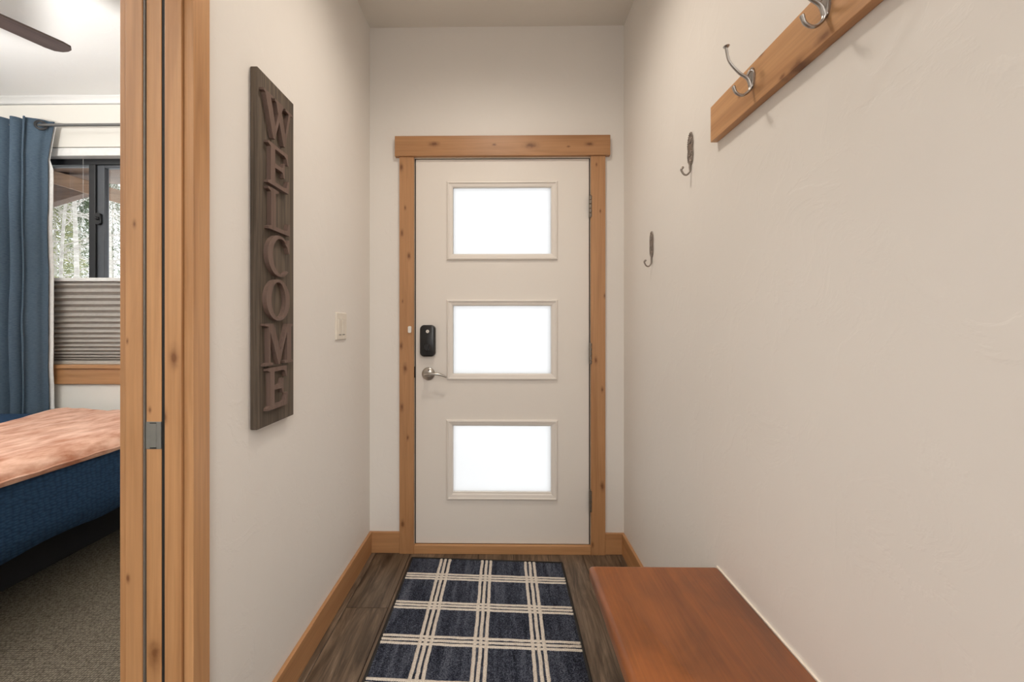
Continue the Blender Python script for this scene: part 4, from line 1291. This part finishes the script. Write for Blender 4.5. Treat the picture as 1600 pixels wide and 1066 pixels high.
for k in range(5):
    a_ = ang0 + k * 2 * math.pi / 5
    if k == 0:
        prism(bm, shape, lambda u, v, w: (v, u, w - 0.12 * v), -0.004, 0.004)
        bl_ = obj('blade', bm, FANW, fan, bevel=0.0015)
        bmesh_mesh = bl_.data
    else:
        bl_ = bpy.data.objects.new('blade', bmesh_mesh); col.objects.link(bl_); bl_.parent = fan
        bl_.modifiers.new('bevel', 'BEVEL').width = 0.0015
    bl_.location = hub - Vector(fan.location); bl_.rotation_euler = (0, 0, a_ - math.pi / 2)
    ib = bmesh.new()
    for s in (-1, 1):
        tube(ib, [(s * 0.012, 0.09, 0.0), (s * 0.02, 0.15, 0.010), (s * 0.025, 0.21, 0.008)], 0.006, 8)
    ir = obj('blade_iron', ib, BLACKM, None, smooth=True); ir.parent = bl_

# ------------------------------------------------------------------ outdoors seen through the window
gd = obj('ground', B(-30, 20, BW + 0.16, 40, -0.6, -0.35), SNOW)
tag(gd, 'snowy ground outside', 'ground', kind='structure')
obj_g2 = obj('ground', B(-30, BL - 0.12, -10, BW + 0.16, -0.6, -0.35), SNOW)
tag(obj_g2, 'snowy ground beside the bedroom', 'ground', kind='structure')
pr = thing('porch_roof', 'brown wooden porch roof overhanging outside the bedroom window', 'roof', (-4, 4.2, 2.4))
rs = bmesh.new()
prism(rs, [(-7.5, 3.05), (-4.2, 2.78), (-1.2, 2.50), (-1.2, 2.62), (-4.2, 2.90), (-7.5, 3.17)], XZ, BW + 0.16, 4.9)
obj('soffit', rs, SOFFITW, pr)
bm = bmesh.new()
bpa, bpb = P(70, 283, 'y', 4.55), P(187, 318, 'y', 4.55)
dx = (bpb - bpa)
p0 = bpa - dx * 0.7; p1 = bpb + dx * 0.9
prism(bm, [(p0.x, p0.z), (p1.x, p1.z), (p1.x, p1.z + 0.14), (p0.x, p0.z + 0.14)], XZ, 4.55, 4.65)
obj('rafter', bm, BEAMW, pr, bevel=0.004)
bm = bmesh.new()
q0, q1 = P(60, 327, 'y', 4.95), P(142, 303, 'y', 4.95)
dq = q1 - q0
q0b = q0 - dq * 1.5
prism(bm, [(q0b.x, q0b.z), (q1.x, q1.z), (q1.x + 0.02, q1.z + 0.02), (q1.x, q1.z + 0.5), (q0b.x, q0b.z + 1.2)], XZ, 4.9, 5.0)
obj('gable_board', bm, SOFFITW, pr)


def bare_tree(x, y, h, r, seed, label, nb=34, mat=BARK):
    rnd = random.Random(seed)
    t = thing('bare_tree', label, 'tree', (x, y, -0.35), 'bare trees outside the window')
    lean = Vector((rnd.uniform(-0.3, 0.3), rnd.uniform(-0.3, 0.3), 0))
    trunk = [Vector((x, y, -0.35)) + lean * (k / 10) ** 1.5 + Vector((rnd.uniform(-0.03, 0.03), 0, h * k / 10)) for k in range(11)]
    obj('trunk', tube(bmesh.new(), trunk, [r * (1 - 0.85 * k / 10) for k in range(11)], 8), mat, t, smooth=True)
    bm = bmesh.new()

    def branch(p, d, L, rr, depth):
        pts = [p]
        for k in range(5):
            d = (d + Vector((rnd.uniform(-0.25, 0.25), rnd.uniform(-0.25, 0.25), rnd.uniform(-0.18, 0.2)))).normalized()
            pts.append(pts[-1] + d * L / 5)
        tube(bm, pts, [rr * (1 - 0.8 * k / 5) for k in range(6)], 4, cap=False)
        if depth:
            for k in range(4):
                q = pts[rnd.randint(1, 5)]
                branch(q, (d + Vector((rnd.uniform(-1, 1), rnd.uniform(-1, 1), rnd.uniform(-0.4, 0.7)))).normalized(), L * 0.55, rr * 0.55, depth - 1)
    for k in range(nb):
        f = rnd.uniform(0.18, 0.97)
        i = min(9, int(f * 10))
        a_ = rnd.uniform(0, 2 * math.pi)
        branch(trunk[i].lerp(trunk[i + 1], f * 10 - i), Vector((math.cos(a_), math.sin(a_), rnd.uniform(-0.2, 0.6))), rnd.uniform(0.6, 1.15), 0.011, 2)
    obj('branches', bm, TWIG, t)['kind'] = 'stuff'


def spruce(x, y, h, w, seed, label, mat, group='evergreens outside the window'):
    rnd = random.Random(seed)
    t = thing('evergreen_tree', label, 'tree', (x, y, -0.35), group)
    obj('trunk', tube(bmesh.new(), [(x, y, -0.35), (x, y, h - 0.35)], [0.09, 0.01], 8), BARK, t, smooth=True)
    bm = bmesh.new()
    for k in range(4500):
        f = rnd.random() ** 0.8
        z = -0.1 + (h - 0.3) * f
        rr = w * (1 - f) * rnd.uniform(0.25, 1.0) + 0.03
        a_ = rnd.uniform(0, 2 * math.pi)
        c = Vector((x + rr * math.cos(a_), y + rr * math.sin(a_), z - rr * 0.25))
        d = Vector((math.cos(a_), math.sin(a_), rnd.uniform(-0.5, 0.3))) * rnd.uniform(0.10, 0.26) * (w / 1.5)
        s = Vector((-math.sin(a_), math.cos(a_), rnd.uniform(-0.3, 0.3))) * rnd.uniform(0.015, 0.04)
        u = Vector((0, 0, 0.02))
        v = [bm.verts.new(q) for q in (c - s, c + s, c + d, c + u)]
        for fc in ((0, 1, 2), (0, 2, 3), (1, 3, 2), (0, 3, 1)):
            bm.faces.new([v[i] for i in fc])
    obj('foliage', bm, mat, t)['kind'] = 'stuff'


ray = lambda px, Y: P(px, 400, 'y', Y).x
for k, (px, Y, h, r, lb) in enumerate([(92, 6.6, 6.0, 0.035, 'thin pale bare tree nearest the porch'), (122, 9.6, 9, 0.06, 'tall pale bare tree behind the porch edge'),
                                       (172, 12.4, 10, 0.08, 'straight pale bare trunk seen through the sliding pane'), (150, 18.5, 12, 0.09, 'far bare tree partly hidden by the window mullion')]):
    bare_tree(ray(px, Y), Y, h, r, 40 + k, lb)
for k, (px, Y, h, w, m_, lb) in enumerate([(86, 15.2, 7.5, 1.5, NEEDLE2, 'yellow-green bushy evergreen beyond the curtain edge'), (125, 22.0, 9.5, 2.2, NEEDLE, 'grey-green evergreen filling the middle of the fixed pane'),
                                           (176, 26.5, 11, 2.4, NEEDLE, 'dark evergreen behind the sliding pane'), (96, 31.0, 14, 2.8, NEEDLE, 'tallest far evergreen at the back'), (150, 36.0, 15, 3.0, NEEDLE, 'farthest evergreen straight behind the mullion')]):
    spruce(ray(px, Y), Y, h, w, 70 + k, lb, m_)
